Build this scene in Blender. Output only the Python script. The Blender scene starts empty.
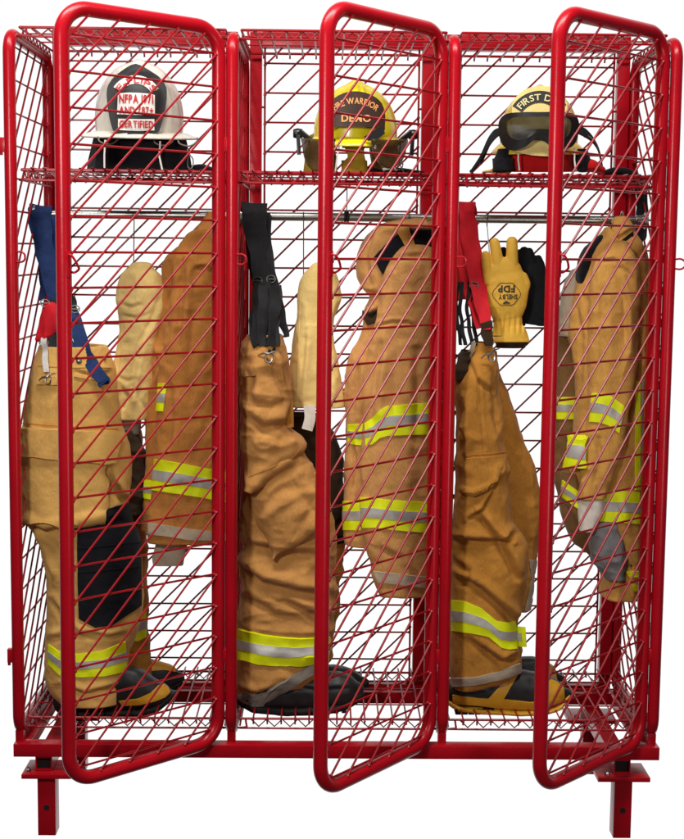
import bpy, math, random
import numpy as np
from mathutils import Vector, Matrix, Euler
random.seed(4)
scene = bpy.context.scene
COL = scene.collection
# ---------------------------------------------------------------- camera (solved from the rack's own geometry)
CAM = np.array([-0.0365, -3.3617, 1.2847]); ROT = (1.4673, -0.0109, -0.0128)
F = 1318.22; SX = 2.57; SY = -32.38          # focal length / principal point in photo pixels (684 x 839)
RM = np.array(Euler(ROT, 'XYZ').to_matrix())
cd = bpy.data.cameras.new('camera'); cam = bpy.data.objects.new('camera', cd); COL.objects.link(cam)
cam.location = CAM; cam.rotation_euler = ROT
cd.sensor_fit = 'HORIZONTAL'; cd.sensor_width = 36; cd.lens = F/684*36
cd.shift_x = -SX/684; cd.shift_y = SY/684
cd.clip_start = .05; cd.clip_end = 200
scene.camera = cam

def W(px, py, Y):
    """world point on the plane y=Y seen at photo position px,py"""
    q = RM @ np.array([(px-342-SX)/F, -(py-419.5-SY)/F, -1.0])
    return CAM + q*((Y-CAM[1])/q[1])
def P(v):
    """photo position of world points (n,3)"""
    q = (np.asarray(v)-CAM) @ RM
    return 342+SX+F*q[..., 0]/-q[..., 2], 419.5+SY-F*q[..., 1]/-q[..., 2]

# ---------------------------------------------------------------- objects
def tag(o, label=None, cat=None, group=None, kind=None):
    if label: o['label'] = label
    if cat: o['category'] = cat
    if group: o['group'] = group
    if kind: o['kind'] = kind
    return o
def thing(name, label, cat, loc, group=None):
    o = bpy.data.objects.new(name, None); COL.objects.link(o)
    o.location = loc; o.empty_display_size = .05
    return tag(o, label, cat, group)
def link(me, name, mat, parent=None, smooth=True, label=None):
    if mat: me.materials.append(mat)
    if smooth:
        me.polygons.foreach_set('use_smooth', [True]*len(me.polygons))
    o = bpy.data.objects.new(name, me); COL.objects.link(o)
    if parent:
        r = parent
        while r.parent: r = r.parent
        if len(me.vertices): me.transform(Matrix.Translation(-Vector(r.location)))
        o.parent = parent
    if label: o['label'] = label
    return o
def auto_smooth(o, deg=35):
    me = o.data
    import bmesh
    bm = bmesh.new(); bm.from_mesh(me)
    for e in bm.edges:
        e.smooth = not (len(e.link_faces) == 2 and e.calc_face_angle(0) > math.radians(deg))
    bm.to_mesh(me); bm.free()
    return o
class MB:
    def __init__(s): s.v = []; s.f = []
    def add(s, v, f):
        n = len(s.v); s.v += [tuple(map(float, q)) for q in v]; s.f += [tuple(i+n for i in q) for q in f]; return s
    def tube(s, pts, r, seg=8, closed=False, caps=True, flat=1.0):
        pts = [np.array(p, float) for p in pts]; n = len(pts)
        rs = r if hasattr(r, '__len__') else [r]*n
        T = []
        for i in range(n):
            a = pts[(i-1) % n] if (closed or i > 0) else pts[i]
            b = pts[(i+1) % n] if (closed or i < n-1) else pts[i]
            t = b-a; T.append(t/(np.linalg.norm(t)+1e-12))
        up = np.array([0, 0, 1.]) if abs(T[0][2]) < .9 else np.array([1., 0, 0])
        N = np.cross(T[0], up); N /= np.linalg.norm(N)
        vs = []
        for i in range(n):
            N = N-T[i]*np.dot(N, T[i]); N /= np.linalg.norm(N)+1e-12
            B = np.cross(T[i], N)
            for k in range(seg):
                a = 2*math.pi*(k+.5)/seg
                vs.append(pts[i]+N*math.cos(a)*rs[i]+B*math.sin(a)*rs[i]*flat)
        fs = []
        for i in range(n if closed else n-1):
            j = (i+1) % n
            for k in range(seg):
                l = (k+1) % seg
                fs.append((i*seg+k, i*seg+l, j*seg+l, j*seg+k))
        if caps and not closed:
            fs.append(tuple(range(seg))[::-1]); fs.append(tuple((n-1)*seg+k for k in range(seg)))
        return s.add(vs, fs)
    def hexa(s, c):
        return s.add(c, [(0, 3, 2, 1), (4, 5, 6, 7), (0, 1, 5, 4), (1, 2, 6, 5), (2, 3, 7, 6), (3, 0, 4, 7)])
    def box(s, a, b):
        x0, y0, z0 = a; x1, y1, z1 = b
        return s.hexa([(x0, y0, z0), (x1, y0, z0), (x1, y1, z0), (x0, y1, z0), (x0, y0, z1), (x1, y0, z1), (x1, y1, z1), (x0, y1, z1)])
    def beam(s, p, q, w, h, side):
        """bar of section w (along side) x h from p to q"""
        p = np.array(p, float); q = np.array(q, float); t = (q-p)/np.linalg.norm(q-p)
        a = np.array(side, float); a -= t*np.dot(a, t); a /= np.linalg.norm(a); b = np.cross(t, a)
        c = []
        for e in (p, q):
            for i, j in ((-1, -1), (1, -1), (1, 1), (-1, 1)): c.append(e+a*w/2*i+b*h/2*j)
        return s.hexa(c)
    def ribbon(s, pts, width, thick, side):
        """webbing strap along pts; side: vector or list of vectors across the strap"""
        pts = [np.array(p, float) for p in pts]; n = len(pts)
        wd = width if hasattr(width, '__len__') else [width]*n
        sd = side if hasattr(side[0], '__len__') else [side]*n
        vs = []
        for i in range(n):
            t = pts[min(i+1, n-1)]-pts[max(i-1, 0)]; t /= np.linalg.norm(t)+1e-9
            a = np.array(sd[i], float); a -= t*np.dot(a, t); a /= np.linalg.norm(a)+1e-9
            b = np.cross(t, a)
            for ca, cb in ((-1, -.35), (-.93, -1), (.93, -1), (1, -.35), (1, .35), (.93, 1), (-.93, 1), (-1, .35)):
                vs.append(pts[i]+a*ca*wd[i]/2+b*cb*thick/2)
        fs = [(i*8+k, i*8+(k+1) % 8, (i+1)*8+(k+1) % 8, (i+1)*8+k) for i in range(n-1) for k in range(8)]
        fs += [tuple(range(8))[::-1], tuple((n-1)*8+k for k in range(8))]
        return s.add(vs, fs)
    def build(s, name, mat, parent=None, smooth=True, bevel=0, label=None):
        me = bpy.data.meshes.new(name); me.from_pydata(s.v, [], s.f); me.update()
        import bmesh
        bm = bmesh.new(); bm.from_mesh(me); bmesh.ops.recalc_face_normals(bm, faces=bm.faces[:])
        if bevel:
            bmesh.ops.bevel(bm, geom=bm.edges[:]+bm.verts[:], offset=bevel, segments=2, affect='EDGES', profile=.6)
        bm.to_mesh(me); bm.free()
        o = link(me, name, mat, parent, smooth, label)
        if smooth: auto_smooth(o, 40)
        return o
def spline(pts, n=8):
    """Catmull-Rom through pts"""
    p = [np.array(q, float) for q in pts]; p = [2*p[0]-p[1]]+p+[2*p[-1]-p[-2]]; out = []
    for i in range(1, len(p)-2):
        for k in range(n):
            t = k/n
            out.append(.5*((2*p[i])+(-p[i-1]+p[i+1])*t+(2*p[i-1]-5*p[i]+4*p[i+1]-p[i+2])*t*t+(-p[i-1]+3*p[i]-3*p[i+1]+p[i+2])*t**3))
    out.append(p[-2]); return out
def wp(lst, n=8):
    return spline([W(*q) for q in lst], n)
def rrect(o, u, v, w, h, r, n=8):
    o, u, v = (np.array(q, float) for q in (o, u, v)); out = []
    for cx, cy, a0 in ((w-r, r, -90), (w-r, h-r, 0), (r, h-r, 90), (r, r, 180)):
        for k in range(n+1):
            a = math.radians(a0+90*k/n); out.append(o+u*(cx+r*math.cos(a))+v*(cy+r*math.sin(a)))
    return out

# ---------------------------------------------------------------- numpy value noise
_rng = np.random.RandomState(11); _TAB = _rng.rand(32, 32, 32)
def vn(p, sc, seed=0):
    q = np.asarray(p)*np.asarray(sc)+seed*7.31+100; i = np.floor(q).astype(int); f = q-i; f = f*f*(3-2*f); i %= 32; j = (i+1) % 32
    def T(a, b, c): return _TAB[a, b, c]
    x0, y0, z0 = i[..., 0], i[..., 1], i[..., 2]; x1, y1, z1 = j[..., 0], j[..., 1], j[..., 2]
    fx, fy, fz = f[..., 0], f[..., 1], f[..., 2]
    c = ((T(x0, y0, z0)*(1-fx)+T(x1, y0, z0)*fx)*(1-fy)+(T(x0, y1, z0)*(1-fx)+T(x1, y1, z0)*fx)*fy)*(1-fz) + \
        ((T(x0, y0, z1)*(1-fx)+T(x1, y0, z1)*fx)*(1-fy)+(T(x0, y1, z1)*(1-fx)+T(x1, y1, z1)*fx)*fy)*fz
    return c*2-1
def polydist(px, py, pts):
    """signed distance to a polyline and the parameter 0..1 along it"""
    best = np.full(px.shape, 1e9); sg = np.zeros(px.shape); par = np.zeros(px.shape); n = len(pts)-1
    for k in range(n):
        (ax, ay), (bx, by) = pts[k], pts[k+1]
        dx, dy = bx-ax, by-ay; L = dx*dx+dy*dy+1e-9
        t = np.clip(((px-ax)*dx+(py-ay)*dy)/L, 0, 1)
        ex, ey = px-ax-t*dx, py-ay-t*dy; d = np.hypot(ex, ey); m = d < best
        best = np.where(m, d, best); sg = np.where(m, np.sign(ex*dy-ey*dx), sg); par = np.where(m, (k+t)/n, par)
    return best*sg, par

class Loft:
    """soft body lofted through sections given in photo rows (axis 'y') or columns (axis 'x'):
       (s, a0, a1, half thickness m, depth m)"""
    def __init__(L, rows, axis='y', nu=150, step=1.3, e=.85, folds=(), creases=(), rough=.0012, seed=1, start='mouth', end='mouth', smooth=7, waves=()):
        rows = sorted(rows); R_ = np.array(rows, float)
        s = np.arange(R_[0, 0], R_[-1, 0]+step*.5, step); nv = len(s)
        col = [np.interp(s, R_[:, 0], R_[:, k]) for k in range(5)]
        k = max(1, int(smooth/step))
        def sm(a):
            pad = np.concatenate([2*a[0]-a[1:k+1][::-1], a, 2*a[-1]-a[-k-1:-1][::-1]]); ker = np.hanning(2*k+3)[1:-1]; ker /= ker.sum()
            return np.convolve(pad, ker, 'valid')
        if nv > 2*k+4: col[1:] = [sm(c) for c in col[1:]]
        u = np.arange(nu)/nu*2*math.pi
        cu = np.sign(np.cos(u))*np.abs(np.cos(u))**e; su = np.sign(np.sin(u))*np.abs(np.sin(u))**e
        G = np.zeros((nv, nu, 3)); C = np.zeros((nv, 3))
        for i in range(nv):
            if axis == 'y': a = W(col[1][i], s[i], col[4][i]); b = W(col[2][i], s[i], col[4][i])
            else: a = W(s[i], col[1][i], col[4][i]); b = W(s[i], col[2][i], col[4][i])
            c = (a+b)/2; h = (b-a)/2; C[i] = c
            G[i] = c+np.outer(cu, h)+np.outer(su, [0, -col[3][i], 0])
        L.C = C; L.axis = axis
        N = L.nrm(G)
        d = np.zeros((nv, nu))
        for amp, sc, sd, ridged in folds:
            n_ = vn(G+.02*vn(G, (9, 9, 9), sd+5)[..., None], sc, sd)
            if ridged: n_ = (1-np.abs(n_)*2.2); n_ = np.clip(n_, -1, 1)
            d += amp*n_
        d += rough*vn(G, (60, 60, 60), seed)
        px, py = P(G); front = np.clip(-N[..., 1]*1.6, 0, 1)
        for pts, w, dep in creases:
            sd_, t = polydist(px, py, pts)
            env = np.clip(np.sin(math.pi*np.clip(t*.86+.07, 0, 1))*1.7, 0, 1)
            dep = dep*1.25; w = w*.85
            d += env*front*(-dep*np.exp(-(sd_/w)**2)+.75*dep*np.exp(-((sd_-1.7*w)/(1.5*w))**2))
        G = G+N*d[..., None]
        L.G = G; L.N = L.nrm(G); L.nv, L.nu = nv, nu; L.start, L.end = start, end
    def nrm(L, G):
        du = np.roll(G, -1, 1)-np.roll(G, 1, 1); dv = np.gradient(G, axis=0)
        n = np.cross(du, dv); n /= np.linalg.norm(n, axis=2, keepdims=True)+1e-12
        s = np.sign(np.sum(n*(G-L.C[:, None, :]), axis=2).mean())
        return n*s
    def build(L, name, mat, parent, label=None):
        v = L.G.reshape(-1, 3).tolist(); nu, nv = L.nu, L.nv; f = []
        for i in range(nv-1):
            for k in range(nu):
                l = (k+1) % nu; f.append((i*nu+k, i*nu+l, (i+1)*nu+l, (i+1)*nu+k))
        def end(i, kind, sgn):
            ring = L.G[i]; c = ring.mean(0); ax = (L.C[1]-L.C[0]) if i == 0 else (L.C[-1]-L.C[-2]); ax = ax/np.linalg.norm(ax)
            prev = [i*nu+k for k in range(nu)]
            seq = [(.985, .003), (.95, .004), (.92, -.002), (.90, -.03)] if kind == 'mouth' else [(.93, .006), (.8, .012), (.6, .016), (.3, .018)]
            for sc, off in seq:
                base = len(v); v.extend((c+(ring-c)*sc+ax*off*(-1 if i == 0 else 1)).tolist())
                for k in range(nu):
                    l = (k+1) % nu; f.append((prev[k], prev[l], base+l, base+k))
                prev = [base+k for k in range(nu)]
            v.append((c+ax*(-1 if i == 0 else 1)*seq[-1][1]).tolist()); m = len(v)-1
            for k in range(nu): f.append((prev[k], prev[(k+1) % nu], m))
        end(0, L.start, -1); end(nv-1, L.end, 1)
        mb = MB(); mb.v = v; mb.f = f
        me = bpy.data.meshes.new(name); me.from_pydata(v, [], f); me.update()
        import bmesh
        bm = bmesh.new(); bm.from_mesh(me); bmesh.ops.recalc_face_normals(bm, faces=bm.faces[:]); bm.to_mesh(me); bm.free()
        return link(me, name, mat, parent, True, label)
    def at(L, iu, iv):
        """bilinear sample"""
        iu = np.mod(iu, L.nu); iv = np.clip(iv, 0, L.nv-1.001); a = np.floor(iu).astype(int) % L.nu; b = np.floor(iv).astype(int)
        fu = (iu-np.floor(iu))[..., None]; fv = (iv-b)[..., None]; c = (a+1) % L.nu; out = []
        for A in (L.G, L.N):
            out.append((A[b, a]*(1-fu)+A[b, c]*fu)*(1-fv)+(A[b+1, a]*(1-fu)+A[b+1, c]*fu)*fv)
        return out
    def find(L, x, y):
        """surface parameters of the camera-side point seen at photo x,y"""
        x = np.asarray(x, float); y = np.asarray(y, float)
        iu = np.full(x.shape, L.nu*.25); iv = np.full(x.shape, L.nv*.5); h = .5
        lo, hi = .3, L.nu/2-.3
        for it in range(26):
            g, _ = L.at(iu, iv); px, py = P(g)
            g2, _ = L.at(iu+h, iv); ax, ay = P(g2); g3, _ = L.at(iu, iv+h); bx, by = P(g3)
            a, b, c, d = (ax-px)/h, (bx-px)/h, (ay-py)/h, (by-py)/h
            det = a*d-b*c; det = np.where(np.abs(det) < 1e-3, np.where(det < 0, -1e-3, 1e-3), det)
            ex, ey = x-px, y-py
            iu = np.clip(iu+np.clip((d*ex-b*ey)/det, -9, 9)*.8, lo, hi); iv = np.clip(iv+np.clip((a*ey-c*ex)/det, -25, 25)*.8, 0, L.nv-1.001)
        return iu, iv
    def patch(L, name, mat, parent, top, bot, off=.004, nx=40, ny=10, label=None, thick=.004, wrap=False):
        """cloth piece sewn on the surface between two polylines (photo px)"""
        top = np.array(top, float); bot = np.array(bot, float)
        t = np.linspace(0, 1, nx)
        def res(pl):
            seg = np.concatenate([[0], np.cumsum(np.hypot(*np.diff(pl, axis=0).T))]); seg /= seg[-1]
            return np.stack([np.interp(t, seg, pl[:, 0]), np.interp(t, seg, pl[:, 1])], 1)
        A, B = res(top), res(bot); s = np.linspace(0, 1, ny)[:, None]
        X = A[None, :, 0]*(1-s)+B[None, :, 0]*s; Y = A[None, :, 1]*(1-s)+B[None, :, 1]*s
        iu, iv = L.find(X, Y)
        if wrap:
            nb = 24; cols_u = []; cols_v = []
            l_, r_ = iu[:, :1], iu[:, -1:]
            q = np.linspace(0, 1, nb+2)[1:-1][None, :]
            # go round the back from last column to first column
            goal = l_-L.nu if iu[:, -1].mean() < iu[:, 0].mean() else l_+L.nu
            bu = r_*(1-q)+goal*q; bv = iv[:, -1:]*(1-q)+iv[:, :1]*q
            iu = np.concatenate([iu, bu], 1); iv = np.concatenate([iv, bv], 1)
        g, n = L.at(iu, iv); ny_, nx_ = g.shape[:2]
        outer = g+n*off; inner = g-n*.002
        edge = np.zeros((ny_, nx_)); 
        outer = outer-n*0
        v = np.concatenate([outer.reshape(-1, 3), inner.reshape(-1, 3)]).tolist(); f = []; M = ny_*nx_
        cx = nx_ if wrap else nx_-1
        for i in range(ny_-1):
            for k in range(cx):
                l = (k+1) % nx_; f.append((i*nx_+k, i*nx_+l, (i+1)*nx_+l, (i+1)*nx_+k))
        for k in range(cx):
            l = (k+1) % nx_
            f.append((k, l, M+l, M+k)); f.append(((ny_-1)*nx_+k, (ny_-1)*nx_+l, M+(ny_-1)*nx_+l, M+(ny_-1)*nx_+k))
        if not wrap:
            for i in range(ny_-1):
                f.append((i*nx_, (i+1)*nx_, M+(i+1)*nx_, M+i*nx_)); f.append((i*nx_+nx_-1, (i+1)*nx_+nx_-1, M+(i+1)*nx_+nx_-1, M+i*nx_+nx_-1))
        mb = MB(); mb.v = [tuple(q) for q in v]; mb.f = f
        return mb.build(name, mat, parent, True, label=label)
    def stripe(L, parent, top, bot, wrap=False, name='reflective_stripe', off=.0035):
        """lime tape with a silver strip along its middle"""
        top = np.array(top, float); bot = np.array(bot, float)
        o = L.patch(name, M['lime'], parent, top, bot, off, nx=50, ny=8, wrap=wrap)
        t = np.linspace(0, 1, 30)
        def res(pl):
            seg = np.concatenate([[0], np.cumsum(np.hypot(*np.diff(pl, axis=0).T))]); seg /= seg[-1]
            return np.stack([np.interp(t, seg, pl[:, 0]), np.interp(t, seg, pl[:, 1])], 1)
        A, B = res(top), res(bot)
        L.patch('silver_strip', M['silver'], o, A*.66+B*.34, A*.34+B*.66, off+.0014, nx=50, ny=5, wrap=wrap)
        return o
# ---------------------------------------------------------------- materials
M = {}
def mat(name, col, rough=.5, metal=0, spec=.5, var=0, varscale=8, bump=0, bscale=200, coat=0, trans=0, alpha=1, sheen=0, stain=None):
    m = bpy.data.materials.new(name); m.use_nodes = True; nt = m.node_tree; b = nt.nodes['Principled BSDF']
    b.inputs['Base Color'].default_value = (*col, 1); b.inputs['Roughness'].default_value = rough; b.inputs['Metallic'].default_value = metal
    b.inputs['Specular IOR Level'].default_value = spec; b.inputs['Coat Weight'].default_value = coat; b.inputs['Coat Roughness'].default_value = .08
    b.inputs['Transmission Weight'].default_value = trans; b.inputs['Alpha'].default_value = alpha
    if sheen: b.inputs['Sheen Weight'].default_value = sheen; b.inputs['Sheen Roughness'].default_value = .5
    tc = nt.nodes.new('ShaderNodeTexCoord')
    if var:
        n = nt.nodes.new('ShaderNodeTexNoise'); n.inputs['Scale'].default_value = varscale; n.inputs['Detail'].default_value = 7; n.inputs['Roughness'].default_value = .65
        nt.links.new(tc.outputs['Object'], n.inputs['Vector'])
        r = nt.nodes.new('ShaderNodeValToRGB'); r.color_ramp.elements[0].position = .3; r.color_ramp.elements[1].position = .72
        lo = tuple(c*(1-var) for c in col); hi = tuple(min(1, c*(1+var*.75)) for c in col)
        if stain: lo = stain
        r.color_ramp.elements[0].color = (*lo, 1); r.color_ramp.elements[1].color = (*hi, 1)
        nt.links.new(n.outputs['Fac'], r.inputs['Fac']); nt.links.new(r.outputs['Color'], b.inputs['Base Color'])
    if bump:
        n2 = nt.nodes.new('ShaderNodeTexNoise'); n2.inputs['Scale'].default_value = bscale; n2.inputs['Detail'].default_value = 4
        nt.links.new(tc.outputs['Object'], n2.inputs['Vector'])
        bp = nt.nodes.new('ShaderNodeBump'); bp.inputs['Strength'].default_value = bump; bp.inputs['Distance'].default_value = .002
        nt.links.new(n2.outputs['Fac'], bp.inputs['Height']); nt.links.new(bp.outputs['Normal'], b.inputs['Normal'])
    M[name] = m; return m
def cloth(name, col, var=.30, seedscale=9):
    """woven duck canvas: two crossed waves for the weave, broad wrinkle bump and uneven fading"""
    m = mat(name, col, .9, spec=.12, sheen=.08); nt = m.node_tree; b = nt.nodes['Principled BSDF']; tc = nt.nodes['Texture Coordinate']
    L = nt.links.new
    n = nt.nodes.new('ShaderNodeTexNoise'); n.inputs['Scale'].default_value = seedscale; n.inputs['Detail'].default_value = 8; n.inputs['Roughness'].default_value = .6
    n3 = nt.nodes.new('ShaderNodeTexNoise'); n3.inputs['Scale'].default_value = 420; n3.inputs['Detail'].default_value = 2
    mp = nt.nodes.new('ShaderNodeMapping'); mp.inputs['Scale'].default_value = (1, 1, .25); L(tc.outputs['Object'], mp.inputs['Vector'])
    L(tc.outputs['Object'], n.inputs['Vector']); L(mp.outputs['Vector'], n3.inputs['Vector'])
    mx = nt.nodes.new('ShaderNodeMix'); mx.data_type = 'FLOAT'; mx.inputs[0].default_value = .35; L(n.outputs['Fac'], mx.inputs[2]); L(n3.outputs['Fac'], mx.inputs[3])
    r = nt.nodes.new('ShaderNodeValToRGB'); r.color_ramp.elements[0].position = .33; r.color_ramp.elements[1].position = .68
    r.color_ramp.elements[0].color = (col[0]*(1-var), col[1]*(1-var*1.1), col[2]*(1-var*1.15), 1); r.color_ramp.elements[1].color = (col[0]*(1+var*.6), col[1]*(1+var*.6), col[2]*(1+var*.6), 1)
    L(mx.outputs[0], r.inputs['Fac'])
    g = nt.nodes.new('ShaderNodeTexNoise'); g.inputs['Scale'].default_value = 4.5; g.inputs['Detail'].default_value = 9; g.inputs['Roughness'].default_value = .72; g.inputs['Distortion'].default_value = .8
    L(tc.outputs['Object'], g.inputs['Vector'])
    gr = nt.nodes.new('ShaderNodeValToRGB'); gr.color_ramp.elements[0].position = .52; gr.color_ramp.elements[0].color = (1, 1, 1, 1); gr.color_ramp.elements[1].position = .72; gr.color_ramp.elements[1].color = (.62, .54, .46, 1)
    L(g.outputs['Fac'], gr.inputs['Fac'])
    mm = nt.nodes.new('ShaderNodeMix'); mm.data_type = 'RGBA'; mm.blend_type = 'MULTIPLY'; mm.inputs[0].default_value = .75
    L(r.outputs['Color'], mm.inputs[6]); L(gr.outputs['Color'], mm.inputs[7]); L(mm.outputs[2], b.inputs['Base Color'])
    w1 = nt.nodes.new('ShaderNodeTexNoise'); w1.inputs['Scale'].default_value = 34; w1.inputs['Detail'].default_value = 5; w1.inputs['Distortion'].default_value = .6
    L(tc.outputs['Object'], w1.inputs['Vector'])
    b1 = nt.nodes.new('ShaderNodeBump'); b1.inputs['Strength'].default_value = .33; b1.inputs['Distance'].default_value = .008; L(w1.outputs['Fac'], b1.inputs['Height'])
    wv = nt.nodes.new('ShaderNodeTexNoise'); wv.inputs['Scale'].default_value = 900; L(tc.outputs['Object'], wv.inputs['Vector'])
    b2 = nt.nodes.new('ShaderNodeBump'); b2.inputs['Strength'].default_value = .35; b2.inputs['Distance'].default_value = .0006; L(wv.outputs['Fac'], b2.inputs['Height']); L(b1.outputs['Normal'], b2.inputs['Normal'])
    L(b2.outputs['Normal'], b.inputs['Normal'])
    return m
mat('red', (.43, .0035, .011), .28, spec=.32, var=.14, varscale=6, bump=.12, bscale=90)
mat('darkened_red', (.33, .005, .010), .34, spec=.4, var=.15, varscale=30)  # same paint as the tubes, darkened in colour to offset glare from the white
mat('chrome', (.40, .39, .36), .36, metal=1)
mat('steel', (.33, .33, .32), .32, metal=1)
mat('black_hole', (.004, .004, .004), .8)
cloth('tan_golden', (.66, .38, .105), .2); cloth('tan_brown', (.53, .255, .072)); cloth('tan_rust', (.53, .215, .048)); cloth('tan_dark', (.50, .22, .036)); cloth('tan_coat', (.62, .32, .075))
cloth('tan_light', (.62, .31, .10))
cloth('hood', (.84, .60, .22), .12, 14); cloth('beige', (.52, .42, .30), .15); cloth('grey_hem', (.22, .19, .155), .2); cloth('light_hem', (.46, .38, .28), .15)
cloth('liner', (.045, .026, .014), .3); cloth('black_cloth', (.008, .008, .011), .3, 20); cloth('blue_grey', (.20, .195, .20), .3)
cloth('white_cloth', (.70, .63, .55), .1)
cloth('red_cloth', (.52, .010, .012), .2); cloth('shaded_tan', (.24, .13, .045), .25)  # last tone: coat tan with the far sleeve's shade put into the colour
mat('lime', (.80, .88, .006), .55, spec=.3, var=.08, varscale=30, bump=.15, bscale=500)
mat('silver', (.48, .46, .42), .5, metal=.25, spec=.5, var=.12, varscale=60, bump=.15, bscale=700)
mat('navy_web', (.014, .032, .11), .8, spec=.2, var=.25, varscale=60, bump=.5, bscale=600)
mat('black_web', (.014, .014, .016), .75, spec=.25, var=.3, varscale=60, bump=.6, bscale=500)
mat('red_web', (.58, .008, .018), .75, spec=.25, var=.12, varscale=60, bump=.5, bscale=600)
mat('rubber', (.014, .014, .014), .5, spec=.45, var=.45, varscale=12, bump=.2, bscale=80)
mat('sole', (.006, .006, .006), .75, spec=.3, bump=.3, bscale=60)
mat('boot_yellow', (.66, .33, .022), .4, spec=.4, var=.14, varscale=20)
mat('boot_tan', (.48, .24, .05), .5, spec=.3, var=.2, varscale=20)
mat('helmet_white', (.84, .79, .68), .25, spec=.5, var=.16, varscale=12, coat=.3)
mat('helmet_yellow', (.86, .70, .012), .28, spec=.5, var=.08, varscale=10, coat=.3)
mat('helmet_cream', (.82, .58, .06), .3, spec=.5, var=.2, varscale=8, coat=.2)
mat('shield_black', (.010, .010, .010), .5, spec=.4, bump=.2, bscale=200)
mat('shield_brown', (.045, .02, .012), .4, spec=.4, var=.3, varscale=40)
mat('shield_cream', (.74, .56, .20), .45, spec=.3, var=.15, varscale=30)
mat('letter_red', (.50, .012, .02), .5); mat('letter_white', (.80, .76, .70), .5); mat('letter_orange', (.80, .33, .10), .5); mat('letter_gold', (.72, .60, .28), .5)
mat('letter_black', (.02, .016, .012), .6)
mat('black_plastic', (.010, .010, .011), .35, spec=.5)
mat('smoke_lens', (.085, .05, .02), .12, spec=.6, alpha=.80, var=.7, varscale=25, bump=.05, bscale=8)
mat('goggle_lens', (.012, .010, .007), .35, spec=.3, alpha=.88)
mat('glove_yellow', (.74, .42, .05), .6, spec=.25, var=.14, varscale=22, bump=.35, bscale=140)
mat('glove_black', (.008, .009, .011), .8, spec=.15, bump=.3, bscale=200)
mat('mustard', (.40, .25, .02), .8, spec=.2, var=.3, varscale=18, bump=.4, bscale=90)
mat('brass', (.75, .50, .18), .3, metal=1)
mat('floor', (.93, .93, .93), .9, spec=.1)
# ================================================================= the rack
w = .5565; H = 1.83; D = .4584; RP = .0155; RD = .0175
XP = [-1.5*w, -.5*w, .5*w, 1.5*w]
ZF = float(W(48, 836.5, -.03)[2])                     # floor height
rack = thing('gear_locker_rack', 'red tubular steel locker rack with three open wire mesh doors', 'locker rack', (0, .2, ZF))

def mesh_panel(o, u, v, wd, ht, z0, nrm, sp=.0826, r=.0027, rc=.0, inset=0, slope=1.0, edge=False, tail=.007):
    """welded wire: level rods every sp, 45 degree rods crossing them one rod thickness away"""
    o, u, v, nrm = (np.array(q, float) for q in (o, u, v, nrm)); mb = MB()
    def inside(a, b):
        if a < 0 or a > wd or b < 0 or b > ht: return False
        if rc:
            ca = min(max(a, rc), wd-rc); cb = min(max(b, rc), ht-rc)
            if (a-ca)**2+(b-cb)**2 > rc*rc: return False
        return True
    def seg(a0, b0, a1, b1, off):
        n = 160; run = [k for k in range(n+1) if inside(a0+(a1-a0)*k/n, b0+(b1-b0)*k/n)]
        if len(run) < 5: return
        p = [o+u*(a0+(a1-a0)*k/n)+v*(b0+(b1-b0)*k/n)+nrm*off for k in (run[0], run[-1])]
        L0 = np.linalg.norm(p[1]-p[0]); d_ = (p[1]-p[0])/L0
        if L0 > .06:
            q = (p[0]+p[1])/2+nrm*random.uniform(-.0009, .0009)+np.cross(d_, nrm)*random.uniform(-.0009, .0009)
            mb.tube([p[0], p[0]*.5+q*.5, q, p[1]*.5+q*.5, p[1]], r, 6)
        else: mb.tube(p, r, 6)
        for e_, s_ in ((p[0], 1), (p[1], -1)):                # weld beads
            mb.tube([e_-d_*s_*.003, e_, e_+d_*s_*.003, e_+d_*s_*.0055], [r*1.2, r*1.75, r*1.5, r*.9], 6)
    k = -3
    b = z0-40*sp
    while b < ht:
        if b > 0: seg(-.001, b, wd+.001, b, 0)
        b += sp
    b = z0-40*sp-tail
    while b < ht:
        t = wd*slope
        seg(0, b, wd, b+t, r*1.75)
        b += sp
    if edge:
        for a in (.0, wd):
            mb.tube([o+u*a+v*.0+nrm*-.004, o+u*a+v*ht+nrm*-.004], r*1.1, 6)
    return mb

# ---- partition frames
for i, x in enumerate(XP):
    path = rrect((x, 0, RP), (0, 1, 0), (0, 0, 1), D, H-2*RP, .05)
    fr = MB().tube(path, RP, 20, closed=True).build('side_frame', M['red'], rack)
    z0 = float(W(45, 153, .30)[2])
    mb = mesh_panel((x, .014, RP+.012), (0, 1, 0), (0, 0, 1), D-.028, H-2*RP-.024, z0-RP-.012, (1, 0, 0), rc=.04)
    mb.build('wire_mesh', M['darkened_red'], fr)
    # hinge clips and padlock loop
    for yy in (145, 655):
        zc = float(W(x*390+342, yy, 0)[2])
        h = MB().box((x-.026, -.009, zc-.018), (x-.006, .006, zc+.018))
        h.tube([(x-.022, -.004, zc-.026), (x-.022, -.004, zc+.017)], .0042, 10)
        h.build('hinge', M['red'], fr, bevel=.0012)
    zc = float(W(25, 257, 0)[2]); sx = x+.013
    loop = [(sx, -.008, zc-.012), (sx+.012, -.011, zc-.013), (sx+.021, -.013, zc-.008), (sx+.023, -.014, zc), (sx+.021, -.013, zc+.008), (sx+.012, -.011, zc+.013), (sx, -.008, zc+.012)]
    MB().tube(spline(loop, 5), .0026, 8).build('lock_loop', M['red'], fr)

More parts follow.
